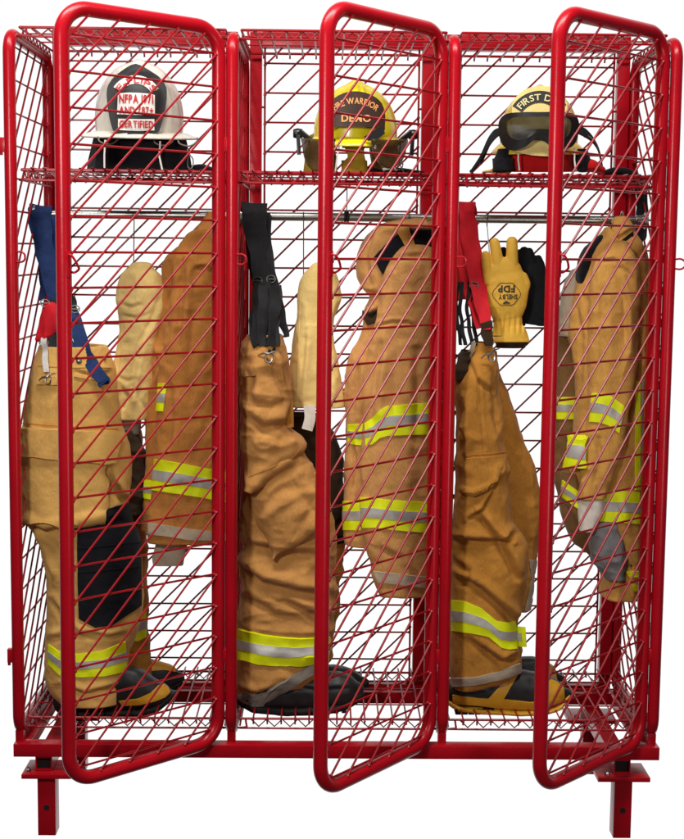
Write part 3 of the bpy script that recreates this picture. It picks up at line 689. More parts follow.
# ----------------------------------------------------------------- trousers, third locker
p3 = thing('turnout_trousers', 'deep tan turnout trousers with a pale hem and red braces', 'trousers', base_at(490, 685, .15), 'turnout trousers standing over boots')
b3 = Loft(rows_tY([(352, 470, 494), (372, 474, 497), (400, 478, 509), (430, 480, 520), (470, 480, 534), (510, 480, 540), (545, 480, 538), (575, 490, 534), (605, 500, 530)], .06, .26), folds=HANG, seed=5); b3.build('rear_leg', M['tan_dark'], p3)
b3.patch('hem_band', M['light_hem'], p3, [(529, 560), (531, 580), (524, 612)], [(536, 560), (535, 585), (529, 612)], .004, nx=30, ny=6)
m3 = Loft(rows_tY([(345, 476, 489, .04), (353, 470, 492, .05), (363, 462, 495, .07), (375, 458, 496), (400, 456, 497), (430, 456, 502), (455, 456, 507), (480, 455, 508), (505, 455, 508), (520, 454, 512), (530, 453, 522), (540, 452, 528), (560, 452, 530), (580, 452, 529), (600, 451.5, 522), (615, 451.5, 516), (635, 451.5, 517), (655, 451.5, 520), (668, 451.5, 521), (676, 451.5, 512, .08), (683, 451.5, 485, .07)], .09, .145),
          folds=[(.006, (8, 8, 12), 3, True), (.005, (13, 9, 7), 8, False), (.0018, (34, 26, 30), 12, False)], seed=14,
          creases=[([(458, 492), (475, 496), (492, 488), (502, 474)], 2.2, .007), ([(470, 519), (484, 510), (494, 490), (499, 470)], 2.4, .007), ([(480, 517), (488, 530), (500, 542), (506, 543)], 4, .016), ([(452, 540), (480, 542), (503, 543), (514, 534)], 4, .013),
                   ([(500, 545), (508, 560), (515, 578)], 4, .014), ([(452, 575), (480, 590), (505, 612), (514, 622)], 4.5, .016), ([(455, 560), (468, 572), (470, 582)], 4, .008), ([(478, 380), (480, 420), (484, 455)], 2, .004), ([(494, 380), (496, 420), (504, 450)], 4, .008),
                   ([(458, 392), (462, 410), (458, 430)], 5, .012), ([(458, 425), (464, 440), (459, 455)], 4, .010), ([(484, 650), (500, 662), (519, 656)], 4, .013), ([(470, 640), (490, 655), (505, 668)], 4, .008), ([(470, 362), (476, 380), (490, 392)], 3, .006)])
m3.build('body', M['tan_dark'], p3)
m3.patch('knee_pocket', M['tan_dark'], p3, [(467, 458), (485, 457), (504, 455)], [(462, 492), (480, 495), (503, 474)], .007, nx=40, ny=26)
seam(m3, p3, [(479, 378), (480, 415), (483, 455)]); seam(m3, p3, [(466, 455), (485, 454), (506, 452)])
m3.stripe(p3, [(452.3, 600), (464.5, 601), (481, 608), (497, 621), (508, 622.5), (515, 621)], [(452.3, 630.6), (470.7, 633), (489, 637), (501, 648), (509, 650), (516.5, 649)])
MB().beam(W(513, 636, .11), W(526, 637, .09), .055, .003, (0, 0, 1)).build('reflective_stripe', M['lime'], p3, bevel=.001)
MB().beam(W(513, 636.5, .1075), W(521.5, 637, .093), .022, .0045, (0, 0, 1)).build('silver_strip', M['silver'], p3, bevel=.0008)
m3.patch('hem_band', M['light_hem'], p3, [(452, 678), (475, 677), (500, 671), (519, 663)], [(452, 687), (475, 684.5), (500, 679), (521, 672)], .005, nx=50, ny=8)
Loft(rows_tY([(352, 462, 472), (362, 457, 470), (378, 455, 464)], .04, .12), folds=LEG).build('waist_lining', M['liner'], p3)
MB().ribbon(wp([(458, 378, .10), (464, 366, .095), (471, 352, .09), (474, 342, .09)]), .012, .004, (1, .1, .6)).build('waist_edging', M['light_hem'], p3)
strap(p3, [(480, 300, .27, 12), (472, 250, .267, 18), (468, 207, .255, 17), (467, 206, .226, 17), (468, 225, .212, 18), (473, 255, .19, 18), (478, 285, .16, 17), (483, 310, .12, 14), (487, 330, .08, 9)], 16, 'red_web')
strap(p3, [(461, 212, .26, 12), (459, 208, .228, 12), (461, 240, .215, 14), (466, 275, .19, 14), (473, 305, .15, 10), (480, 328, .11, 8)], 12, 'red_web')
strap(p3, [(456, 262, .25, 10), (458, 285, .22, 10), (461, 300, .2, 10)], 10, 'red_web')
for j, x in enumerate((455, 459, 466, 471)):
    strap(p3, [(x+4, 282, .17, 3), (x+1, 305, .15, 4), (x+3, 325, .13, 4), (x+6, 345, .11, 4)], 4, 'black_web', side=(1, .5, 0), name='elastic_cord')
clasp(p3, 490, 354, .06, 1.0, .5); ring_clip(p3, 489, 342, .08, .013); ring_clip(p3, 474, 285.5, .158, .012)
strap(p3, [(486, 322, .09, 12), (487, 334, .08, 12), (489, 346, .075, 8)], 10, 'liner', name='clip_tape')
boot('rubber_boot', 'black boot with broad yellow sole band below the pale hemmed trousers', dict(Y=.13,
    upper=[(452, 682, 703, .035), (460, 679, 706, .045), (485, 676, 707, .05), (505, 672, 708, .052), (520, 670, 709, .052), (535, 672, 709, .052), (548, 676, 708, .050), (558, 681, 704, .040), (565, 688, 699, .02)],
    patches=[('boot_yellow', [(452.5, 694.5), (480, 698), (505, 699), (530, 702), (545, 701), (560, 698)], [(452.5, 703), (480, 705), (500, 707.5), (532, 709), (550, 708), (563, 699)], .004, 'foxing'),
             ('boot_yellow', [(505, 680), (511, 676), (518, 675)], [(487, 700), (495, 700), (503, 700)], .003, 'instep_band'),
             ('boot_yellow', [(548, 679), (556, 682), (563, 688)], [(536, 703), (550, 704), (564, 698)], .0035, 'toe_cap')],
    sole=[(452, 699, 706, .035), (458, 702, 709, .046), (486, 705, 711, .052), (520, 707, 712, .054), (545, 706, 711, .052), (560, 701, 707, .042), (566, 695, 701, .022)], sole_mat='boot_yellow',
    lugs=[(458+6.5*k, 710.5, 6.2, 6) for k in range(6)]))
boot('rubber_boot', 'black boot with a tan toe behind the one with the yellow sole band', dict(Y=.28,
    upper=[(512, 662, 690, .04), (522, 657, 690, .045), (534, 657, 690, .045), (545, 661, 689, .042), (553, 667, 686, .034), (559, 674, 682, .016)],
    patches=[('boot_tan', [(541, 660), (547, 662), (554, 667)], [(541, 688), (549, 688), (557, 681)], .003, 'toe_cap')],
    sole=[(510, 686, 693, .04), (525, 687, 694, .046), (548, 686, 692, .042), (560, 680, 686, .018)], sole_mat='boot_tan'))

# ----------------------------------------------------------------- coats
def hanger(px, Y, label, lean=0):
    c = W(px, 217.3, .24); t = thing('coat_hanger', label, 'coat hanger', tuple(float(q) for q in c), 'coat hangers on the clothes rods')
    r = .0150; a_ = np.linspace(2.4, -1.5, 12)
    pts = [c+np.array([0, r*math.sin(a), r*math.cos(a)]) for a in a_]
    pts += [c+np.array([lean, -.010, -.030]), c+np.array([lean, -.004, -.05])]
    MB().tube(spline(pts, 3), .0021, 8).build('hook', M['steel'], t)
    b = c+np.array([lean, -.004, -.05])
    MB().tube(spline([b+np.array([.01, -.075, -.045]), b+np.array([0, -.035, -.018]), b, b+np.array([0, .06, -.018]), b+np.array([.01, .13, -.05])], 6), [.006]*12+[.009]*12+[.006], 10).build('shoulder_bar', M['black_plastic'], t)
    return t
c1 = thing('turnout_coat', 'rust tan turnout coat hanging between the knit hood and the hinge post', 'coat', base_at(190, 540, .2), 'turnout coats on hangers')
B = Loft(rows_tY([(214, 208, 222, .03), (222, 204, 228, .05), (232, 196, 232, .08), (248, 176, 234), (256, 166, 235), (268, 163, 236), (285, 165, 236), (300, 163, 236), (330, 159, 237), (360, 153, 237), (380, 150, 237), (400, 148, 237), (440, 147, 237), (470, 146, 237), (500, 144, 237), (527, 143, 237)], .07, .22), e=.55, folds=HANG, seed=2,
         creases=[([(172, 250), (178, 265), (174, 290)], 3, .007), ([(180, 262), (168, 300), (160, 345)], 4, .009), ([(152, 345), (158, 365), (150, 385)], 3, .008)]); B.build('body', M['tan_rust'], c1)
S = Loft(rows_tY([(236, 186, 232, .03), (245, 180, 234, .04), (258, 175, 236, .05), (285, 173, 236), (310, 170, 236), (340, 166, 236), (370, 161, 236), (400, 158, 236), (440, 155, 236), (470, 153, 236), (500, 150, 236), (530, 147.5, 235), (540, 148, 235)], .045, .14), e=.58, folds=HANG, seed=7, start='round',
         creases=[([(197, 268), (206, 266), (212, 272)], 2, .006), ([(184, 262), (182, 300), (178, 345)], 3.5, .008), ([(196, 300), (192, 360), (190, 420)], 6, .008), ([(170, 380), (172, 420), (168, 455)], 4, .005)]); S.build('sleeve', M['tan_rust'], c1)
S.stripe(c1, [(155, 459), (180, 463), (205, 468), (234, 473)], [(152.5, 490), (180, 494), (205, 498), (234, 504)])
B.stripe(c1, [(145, 480), (149, 480), (153, 481)], [(144, 498), (149, 499), (153, 500)])
S.patch('reflective_patch', M['lime'], c1, [(159, 383), (167, 383)], [(157, 411), (163.5, 411)], .004, nx=10, ny=14)
S.patch('silver_strip', M['silver'], c1, [(158.7, 393.5), (165.5, 393.5)], [(157.8, 402), (165, 402)], .0055, nx=8, ny=5)
S.patch('cuff', M['beige'], c1, [(149, 523), (165, 525), (190, 529), (234, 534)], [(149, 534), (165, 536), (190, 540), (234, 541)], .004, nx=50, ny=8)
Loft(rows_tY([(534, 159, 189), (548, 155, 187), (558, 152, 185), (564, 153, 184)], .012, .14), e=.6, folds=SOFT, smooth=2).build('wristlet', M['beige'], c1)
hanger(207, .24, 'steel hooked hanger carrying the rust tan coat', 0)

c2 = thing('turnout_coat', 'light tan turnout coat with dark openings in its collar', 'coat', base_at(390, 590, .2), 'turnout coats on hangers')
B = Loft(rows_tY([(219, 402, 430, .05), (222, 390, 433, .07), (227, 380, 435, .09), (235, 370, 436), (245, 363, 437), (255, 358.5, 437), (268, 357, 437), (280, 358.5, 437), (289, 363, 437), (297, 371, 437), (303, 368, 437), (309, 364, 437), (320, 363, 437), (328, 362, 437), (338, 358, 437), (350, 352, 437), (370, 347, 437), (395, 345, 437), (420, 347, 437), (445, 347, 437), (470, 345, 437), (500, 343, 437), (530, 343, 437), (541, 344, 437)], .07, .21), e=.55, folds=HANG, seed=3, smooth=4,
         creases=[([(358, 288), (366, 292), (374, 292)], 2.5, .008), ([(364, 312), (372, 316), (378, 310)], 2.5, .010), ([(374, 232), (366, 255), (370, 285)], 3, .006), ([(352, 440), (356, 470), (352, 495)], 3.5, .008), ([(360, 440), (362, 470), (358, 500)], 3, .005), ([(358, 365), (356, 390), (352, 415)], 4, .006)]); B.build('body', M['tan_light'], c2)
S = Loft(rows_tY([(252, 398, 432, .03), (262, 390, 434, .045), (275, 385, 435), (300, 381, 435), (320, 376, 434), (345, 370, 433), (370, 365, 432), (395, 364, 431), (430, 364, 430), (470, 361, 430), (500, 360, 430), (525, 362, 430), (545, 367, 430), (560, 371, 429), (575, 373, 428), (592, 381, 427)], .045, .135), e=.58, folds=HANG, seed=12, start='round',
         creases=[([(385, 270), (400, 258), (425, 256)], 2.5, .006), ([(376, 326), (392, 322), (410, 322)], 1.8, .0035), ([(404, 330), (400, 370), (396, 410)], 6, .008), ([(380, 345), (374, 385), (370, 420)], 5, .007), ([(398, 440), (400, 470), (396, 500)], 6, .006), ([(380, 548), (395, 556), (404, 570)], 4, .005), ([(416, 350), (418, 400), (416, 440)], 5, .006)]); S.build('sleeve', M['tan_light'], c2)
B.patch('collar_lining_or_hole', M['black_cloth'], c2, [(374, 257), (386, 244), (399, 232)], [(382, 274), (394, 257), (406, 246)], .006, nx=24, ny=16)  # black patches here and next stand for the dark inside collar holes
B.patch('collar_lining_or_hole', M['black_cloth'], c2, [(409, 230), (420, 229), (433, 229)], [(414, 250), (422, 251), (433, 252)], .006, nx=20, ny=16)
B.patch('collar_strap', M['tan_coat'], c2, [(395, 226), (402, 225), (408, 225)], [(405, 247), (411, 250), (417, 252)], .011, nx=14, ny=20)
B.patch('throat_tab', M['liner'], c2, [(362, 313), (370, 312), (377, 309)], [(368, 325), (372, 324), (377, 322)], .005, nx=12, ny=8)
seam(S, c2, [(376, 325), (392, 322.5), (412, 322)])
B.stripe(c2, [(348.5, 424.5), (357, 424), (365, 423.5)], [(348.5, 443), (357, 445), (365, 445.5)])
S.stripe(c2, [(365.5, 423), (373, 418), (380, 410), (387, 406), (405, 404.5), (429, 402.5)], [(366, 445.5), (373, 444), (380, 438), (388, 435.5), (405, 435), (429, 434)])
B.stripe(c2, [(343.8, 501), (352, 501), (361, 501)], [(343.8, 530), (352, 530), (361, 530)])
S.stripe(c2, [(361, 497), (375, 498), (385, 499.5), (408, 501), (429.5, 502.5)], [(363, 527.5), (375, 527.5), (388, 529), (408, 531.5), (429.5, 532.5)])
S.patch('cuff', M['beige'], c2, [(374, 571), (392, 573), (426.5, 577)], [(378, 582), (395, 584), (426, 588)], .004, nx=40, ny=8)
hanger(409, .24, 'steel hooked hanger carrying the coat with the dark collar openings', 0)

c3 = thing('turnout_coat', 'golden tan turnout coat with striped sleeve and grey lower panel by the right end', 'coat', base_at(610, 590, .2), 'turnout coats on hangers')
FS = Loft(rows_tY([(276, 570, 584, .02), (290, 563, 588), (310, 559, 590), (325, 558, 590), (334, 559, 590)], .05, .26), folds=HANG, start='round'); FS.build('inner_lining_or_shade', M['beige'], c3)
FR = Loft(rows_tY([(330, 556, 592), (360, 554, 592), (400, 553, 592), (440, 553, 588), (480, 556, 590), (520, 562, 596), (540, 572, 600), (552, 588, 606)], .05, .30), folds=HANG, seed=4); FR.build('far_sleeve', M['shaded_tan'], c3)
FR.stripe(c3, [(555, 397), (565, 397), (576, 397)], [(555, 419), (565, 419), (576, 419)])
B = Loft(rows_tY([(230, 606, 632, .04), (240, 600, 636, .06), (248, 594, 640, .08), (258, 588, 643), (272, 583, 645), (290, 577, 645.5), (315, 571, 646), (335, 569, 646), (355, 573, 646), (380, 576, 646), (400, 577, 646), (430, 575, 645), (470, 570, 643), (500, 572, 641), (515, 585, 641), (530, 600, 640), (560, 604, 638), (575, 604, 638), (594, 602, 637)], .07, .20), e=.55, folds=HANG, seed=5, smooth=5,
         creases=[([(636, 270), (637, 330), (636, 380)], 3.5, .010), ([(576, 300), (582, 340), (580, 400)], 3.5, .006), ([(616, 500), (622, 540), (634, 575)], 4, .007)]); B.build('body', M['tan_coat'], c3)
S = Loft(rows_tY([(248, 606, 628, .03), (256, 598, 634, .045), (270, 592, 637), (300, 589, 638), (330, 588, 638), (360, 588, 637), (385, 590, 634), (410, 589, 628), (435, 587, 622), (460, 583, 615), (480, 580, 610), (496, 577, 606)], .045, .135), e=.58, folds=HANG, seed=13, start='round',
         creases=[([(600, 262), (614, 260), (628, 274)], 2, .005), ([(616, 268), (624, 300), (626, 350)], 3, .007), ([(604, 290), (602, 330), (604, 375)], 5, .006), ([(598, 440), (602, 460), (596, 480)], 4, .006)]); S.build('sleeve', M['tan_coat'], c3)
C = Loft(rows_tY([(223, 611, 631, .03), (228, 608, 634), (236, 604, 634), (243, 602, 632), (249, 600, 624)], .05, .19), folds=SOFT, start='round', creases=[([(606, 243), (618, 238), (632, 230)], 2, .006)]); C.build('collar', M['tan_coat'], c3)
C.patch('collar_lining_or_hole', M['black_cloth'], c3, [(602, 248), (618, 243), (632, 232)], [(600, 251), (620, 248), (631, 242)], .006, nx=24, ny=8)
LN = Loft(rows_tY([(240, 594, 604, .03), (246, 586, 603), (256, 580, 598), (266, 578, 592), (276, 576, 588), (286, 578, 582)], .045, .20), folds=SOFT, start='round'); LN.build('collar_lining_or_hole', M['black_cloth'], c3)
B.stripe(c3, [(600, 491), (618, 491), (639, 492)], [(600, 521), (618, 522), (639, 524)])
S.stripe(c3, [(592.5, 393), (600, 393), (611, 396), (624, 406)], [(590, 421.5), (598, 422), (608, 425), (619, 433)])
B.patch('reflective_patch', M['lime'], c3, [(635, 381), (640.5, 381)], [(635, 490), (639.5, 490)], .004, nx=6, ny=30)
B.patch('zip_tape', M['silver'], c3, [(641.2, 381), (643.6, 381)], [(640.2, 490), (642, 490)], .004, nx=5, ny=30)
B.patch('reflective_patch', M['lime'], c3, [(580, 435), (589, 435)], [(575.5, 465), (586, 465)], .042, nx=12, ny=14)
B.patch('silver_strip', M['silver'], c3, [(579, 445), (587.5, 445)], [(577.5, 456), (586.5, 456)], .044, nx=10, ny=6)
FC = Loft(rows_tY([(474, 561, 576, .03), (490, 561, 586), (505, 564, 590), (518, 572, 590)], .03, .17), folds=SOFT); FC.build('far_cuff', M['shaded_tan'], c3)
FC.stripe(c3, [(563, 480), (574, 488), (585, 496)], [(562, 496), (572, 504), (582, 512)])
Loft(rows_tY([(487, 582, 605, .025), (500, 580, 604), (515, 578, 602), (528, 580, 594)], .035, .13), folds=HF, seed=3).build('wristlet', M['white_cloth'], c3)
GP = Loft(rows_tY([(522, 586, 616, .03), (535, 589, 618), (550, 592, 622), (565, 594, 626), (577, 604, 624)], .04, .15), folds=LEG, seed=4); GP.build('grey_panel', M['blue_grey'], c3)
snap(B, c3, 631, 565, .004); B.patch('reflective_patch', M['lime'], c3, [(625, 571), (638, 571)], [(630, 578), (638, 577)], .004, nx=10, ny=5)
B.patch('reflective_patch', M['lime'], c3, [(632, 584), (637, 585)], [(634, 591), (637, 591)], .004, nx=6, ny=5)
hanger(622, .24, 'steel hooked hanger carrying the coat beside the right end panel', 0)
# loose black straps beside the coat collar
bs = thing('hanging_strap', 'black webbing strap hanging behind the collar by the right end panel', 'strap', base_at(640, 250, .3))
for dx, y1 in ((0, 262), (4, 250), (7, 240)): strap(bs, [(637+dx, 176, .33, 4), (639+dx, 205, .32, 5), (638+dx, 228, .31, 6), (636+dx, y1, .30, 5)], 5, 'black_web', name='webbing')

# ----------------------------------------------------------------- gloves
def glove(name, label, m_, Y, palm, cuff, digits, cat='glove', group=None, voxel=.0016, thick=.62):
    c = W(*palm[len(palm)//2][:2], Y); t = thing(name, label, cat, tuple(float(q) for q in W(palm[0][0], palm[0][1], Y)), group)
    mb = MB()
    def limb(pts, flat=1.0, seg=20, dome=True):
        P3 = [W(q[0], q[1], Y+(q[3] if len(q) > 3 else 0)) for q in pts]; R = [q[2]/375. for q in pts]
        P3 = spline(P3, 6); R = list(np.interp(np.linspace(0, 1, len(P3)), np.linspace(0, 1, len(R)), R))
        d = P3[-1]-P3[-2]; d /= np.linalg.norm(d); r0 = R[-1]
        if dome:
            e = P3[-1]
            for s_, c_ in ((.3, .95), (.55, .83), (.78, .62), (.93, .37)): P3.append(e+d*r0*s_); R.append(r0*c_)
        # elliptical section, flattened in depth
        n = len(P3); vs = []; fs = []
        for i in range(n):
            tt = P3[min(i+1, n-1)]-P3[max(i-1, 0)]; tt /= np.linalg.norm(tt)+1e-9
            sd = np.cross(tt, [0, -1, 0]); sd /= np.linalg.norm(sd); fw = np.cross(sd, tt)
            for k in range(seg):
                a = 2*math.pi*k/seg; vs.append(P3[i]+sd*math.cos(a)*R[i]+fw*math.sin(a)*R[i]*flat)
        for i in range(n-1):
            for k in range(seg): fs.append((i*seg+k, i*seg+(k+1) % seg, (i+1)*seg+(k+1) % seg, (i+1)*seg+k))
        fs.append(tuple(range(seg))[::-1]); fs.append(tuple((n-1)*seg+k for k in range(seg))); mb.add(vs, fs)
    for d in digits: limb(d, .92)
    limb(palm, thick); limb(cuff, thick*.95, dome=False)
    me = bpy.data.meshes.new('tmp'); me.from_pydata(mb.v, [], mb.f); me.update()
    import bmesh
    bm = bmesh.new(); bm.from_mesh(me); bmesh.ops.recalc_face_normals(bm, faces=bm.faces[:]); bm.to_mesh(me); bm.free()
    o = bpy.data.objects.new('tmp', me); COL.objects.link(o)
    md = o.modifiers.new('r', 'REMESH'); md.mode = 'VOXEL'; md.voxel_size = voxel
    m2 = o.modifiers.new('s', 'SMOOTH'); m2.factor = .7; m2.iterations = 7
    bpy.context.view_layer.update()
    me2 = bpy.data.meshes.new_from_object(o.evaluated_get(bpy.context.evaluated_depsgraph_get())); bpy.data.objects.remove(o)
    V = np.zeros(len(me2.vertices)*3); me2.vertices.foreach_get('co', V); V = V.reshape(-1, 3)
    return t, me2, V
gb_g = 'black work gloves hung behind the yellow glove'
t, me2, V = glove('work_glove', 'black knit glove hanging behind the yellow leather glove', 'glove_black', .22,
    [(536, 318, 12), (537, 300, 13), (536, 285, 14), (534, 275, 13)], [(534, 325, 12), (536, 312, 12)],
    [[(528, 285, 5), (525, 262, 5), (524, 251, 4.6)], [(534, 282, 5.5), (532, 262, 5), (529, 252, 4.6)], [(540, 282, 5), (541, 268, 4.8), (538, 259, 4.4)], [(543, 290, 4.5), (544, 280, 4.2), (542, 272, 4)], [(530, 308, 5), (526, 317, 5), (528, 320, 4)]])
me2.vertices.foreach_set('co', (V+.0008*vn(V, (70, 70, 70), 4)[:, None]).ravel()); link(me2, 'glove_body', M['glove_black'], t); tag(t, group=gb_g)
t, me2, V = glove('work_glove', 'black knit glove seen only between the fingers of the yellow leather glove', 'glove_black', .255,
    [(514, 318, 12), (513, 300, 14), (511, 285, 14), (509, 275, 14)], [(514, 326, 12), (514, 312, 12)],
    [[(499, 283, 5), (496, 265, 4.6), (495, 254, 4.2)], [(507, 280, 5), (505, 262, 5), (503, 251, 4.4)], [(515, 282, 5), (518, 264, 4.8), (520, 253, 4.2)], [(523, 290, 4.5), (528, 275, 4.2), (531, 266, 4)], [(522, 308, 5), (534, 312, 5.2), (537, 316, 4.6)]])
me2.vertices.foreach_set('co', (V+.0008*vn(V, (70, 70, 70), 4)[:, None]).ravel()); link(me2, 'glove_body', M['glove_black'], t); tag(t, group=gb_g)
t, me2, V = glove('leather_glove', 'yellow leather glove with black badge print hanging fingers up', 'glove_yellow', .17,
    [(508, 328, 11), (507, 320, 14), (507, 307, 19.5), (507, 292, 22), (506, 280, 21), (505, 274, 18)], [(509, 342, 21.5), (509, 335, 19), (508, 326, 15), (508, 318, 14.5)],
    [[(490, 284, 6), (487, 266, 5.2), (485.5, 255, 4.3)], [(500, 280, 6.6), (497, 258, 6), (494.5, 243, 5.2)], [(512, 278, 7), (512, 258, 6.2), (512, 242, 5.6)], [(524, 290, 5), (525, 284, 5.5), (523, 277, 5)]], thick=.42)
px, py = P(V)
dz = .0010*vn(V, (60, 60, 60), 4)
cup = np.exp(-((py-325)/7)**2); dz += cup*.0026*np.cos(px*1.15)        # elastic gathers at the wrist
V2 = V.copy(); V2[:, 1] -= dz
me2.vertices.foreach_set('co', V2.ravel()); gl = link(me2, 'glove_body', M['glove_yellow'], t)
# front surface height for the print
fm = V2[:, 1] < .168; FX, FY, FZ = px[fm], py[fm], V2[fm, 1]
def glove_pt(x, y):
    d = (FX-x)**2+(FY-y)**2; k = np.argsort(d)[:4]; return W(x, y, float(FZ[k].mean())-.0012)
# ================================================================= lettering
def glyphs(txt, size, bold=.0):
    """flat outlines of a word as mesh data, origin at its centre; one entry per letter (x, verts, faces)"""
    out = []; x = 0
    for ch in txt:
        if ch == ' ': x += size*.32; continue
        cu = bpy.data.curves.new('t', 'FONT'); cu.body = ch; cu.size = size; cu.offset = bold*size; cu.fill_mode = 'FRONT'; cu.resolution_u = 3
        o = bpy.data.objects.new('t', cu); COL.objects.link(o); bpy.context.view_layer.update()
        me = o.to_mesh(); v = [(p.co.x, p.co.y) for p in me.vertices]; f = [tuple(p.vertices) for p in me.polygons]; o.to_mesh_clear()
        bpy.data.objects.remove(o); bpy.data.curves.remove(cu)
        if not v: continue
        x0 = min(p[0] for p in v); x1 = max(p[0] for p in v); out.append((x+(x1-x0)/2, [(p[0]-(x0+x1)/2, p[1]) for p in v], f)); x += x1-x0+size*.09
    w_ = x-size*.09
    return [(c-w_/2, v, f) for c, v, f in out], w_
def lettering(par, txt, size, place, mat_, width=None, bold=.02, name='lettering'):
    """place(a, b) -> world point for text coordinates a (along), b (up)"""
    gl_, w_ = glyphs(txt, size, bold); k = (width/w_) if width else 1; mb = MB()
    for c, v, f in gl_: mb.add([place((c+p[0])*k, p[1]) for p in v], f)
    o = mb.build(name, M[mat_], par, smooth=False); return o
# glove badge, printed the other way up
def gp(cx, cy, flip=True):
    def f(a, b):
        s = -1 if flip else 1; return glove_pt(cx+s*a, cy-s*b)
    return f
g_par = t
lettering(g_par, 'SHELBY', 6.6, gp(508, 294.6), 'letter_black', 19, .03)
lettering(g_par, 'FDP', 9.2, gp(506.5, 285.8), 'letter_black', 17, .04)
ring = [glove_pt(506.5+13.3*math.cos(a)*(1+.05*math.cos(4*a)), 294+11.5*math.sin(a)*(1+.06*math.cos(6*a))) for a in np.linspace(0, 2*math.pi, 44)[:-1]]
MB().tube(ring, .0007, 5, closed=True).build('badge_outline', M['letter_black'], g_par)
mb = MB(); hs = [(-5, 0), (-2.5, 1.4), (0, 3.2), (2, 1.6), (5, .4), (3, -1), (0, -.2), (-3, -1)]
mb.add([glove_pt(506.5+a*.8, 303.3-b*.8) for a, b in hs], [tuple(range(8))]).build('badge_emblem', M['letter_black'], g_par, smooth=False)
mb = MB(); c0 = [W(488+k*42/40, 338.5+1.5*math.sin(k/40*3), .17-.020*math.sin(math.pi*k/40)-.004) for k in range(41)]
Lc = Loft([(337, 494, 525, .017, .172), (341, 493, 527, .019, .172), (343.5, 496, 527.5, .015, .175)], folds=[(.002, (30, 20, 10), 3, True)], smooth=2); Lc.build('cuff_lining', M['liner'], g_par)
MB().ribbon(wp([(491, 321, .152), (490, 328, .15), (489, 335, .148)], 4), .011, .0015, (1, 0, 0)).build('care_tag', M['white_cloth'], g_par)
wire_hook(487, 213, 262, .19, 'thin steel wire hook holding the gloves beside the red braces', 3)

# ================================================================= helmets
KX = 1/372.
def frame_at(px, py, Y):
    c = W(px, py, Y)
    fw = CAM-c; fw /= np.linalg.norm(fw); rt = -np.cross(fw, [0, 0, 1]); rt /= np.linalg.norm(rt); up = np.cross(fw, rt)*1.0
    if up[2] < 0: up = -up
    def f(x, z, y=0): return c+rt*x*KX-up*z*KX-fw*y     # the helmet is turned to face the viewer
    return c, f
def helmet_shell(par, f, mat_, ax, top, base, T, brim, brimT, ribs=8, ribh=.0035, comb=.01, droop=3, front_lift=0, e=2.3):
    """dome of half width ax px, from base row to top row; brim half width brim px"""
    nv, nu = 34, 120; v = []; fc = []
    for i in range(nv+1):
        t = i/nv*.995; s = (1-t**e)**(1/e) if t < 1 else 0; h = base+(top-base)*t
        for k in range(nu):
            a = 2*math.pi*k/nu; rr = 1
            rb = (abs(math.cos(a*ribs/2))**10)*ribh*math.sin(math.pi*min(1, t*1.02))
            x = math.cos(a)*ax*s; y = -math.sin(a)*T*s
            n = np.array([math.cos(a)*1.0, -math.sin(a)]); p = f(x, h, y); p[0] += n[0]*rb; p[1] += n[1]*rb
            if comb: p[2] += comb*math.exp(-(x/(ax*.13))**2)*math.sin(math.pi*.5*min(1, t*1.3))
            v.append(p)
    for i in range(nv):
        for k in range(nu): l = (k+1) % nu; fc.append((i*nu+k, i*nu+l, (i+1)*nu+l, (i+1)*nu+k))
    fc.append(tuple(nv*nu+k for k in range(nu)))
    mb = MB(); mb.v = [tuple(p) for p in v]; mb.f = fc
    sh = mb.build('shell', M[mat_], par); 
    # brim: lofted ring with a rolled edge
    pr = [(0.0, -1.2, 0), (.35, -.6, 0), (.8, 1.0, 0), (.97, 1.6, 0), (1.0, 2.6, 0), (.97, 3.4, 0), (.8, 3.0, 0), (.3, 2.0, 0), (-.05, 2.2, 0)]
    v = []; fc = []; m = len(pr)
    for k in range(nu):
        a = 2*math.pi*k/nu; c_, s_ = math.cos(a), math.sin(a)
        for t, dz, _ in pr:
            x = c_*(ax*1.0+(brim-ax)*t); y = -s_*(T+(brimT-T)*t*(1.25 if s_ < 0 else 1))
            v.append(f(x, base+dz+droop*t*(c_*c_)-front_lift*t*max(0, s_), y))
    for k in range(nu):
        l = (k+1) % nu
        for j in range(m-1): fc.append((k*m+j, k*m+j+1, l*m+j+1, l*m+j))
    mb = MB(); mb.v = [tuple(p) for p in v]; mb.f = fc; mb.build('brim', M[mat_], par)
    return sh
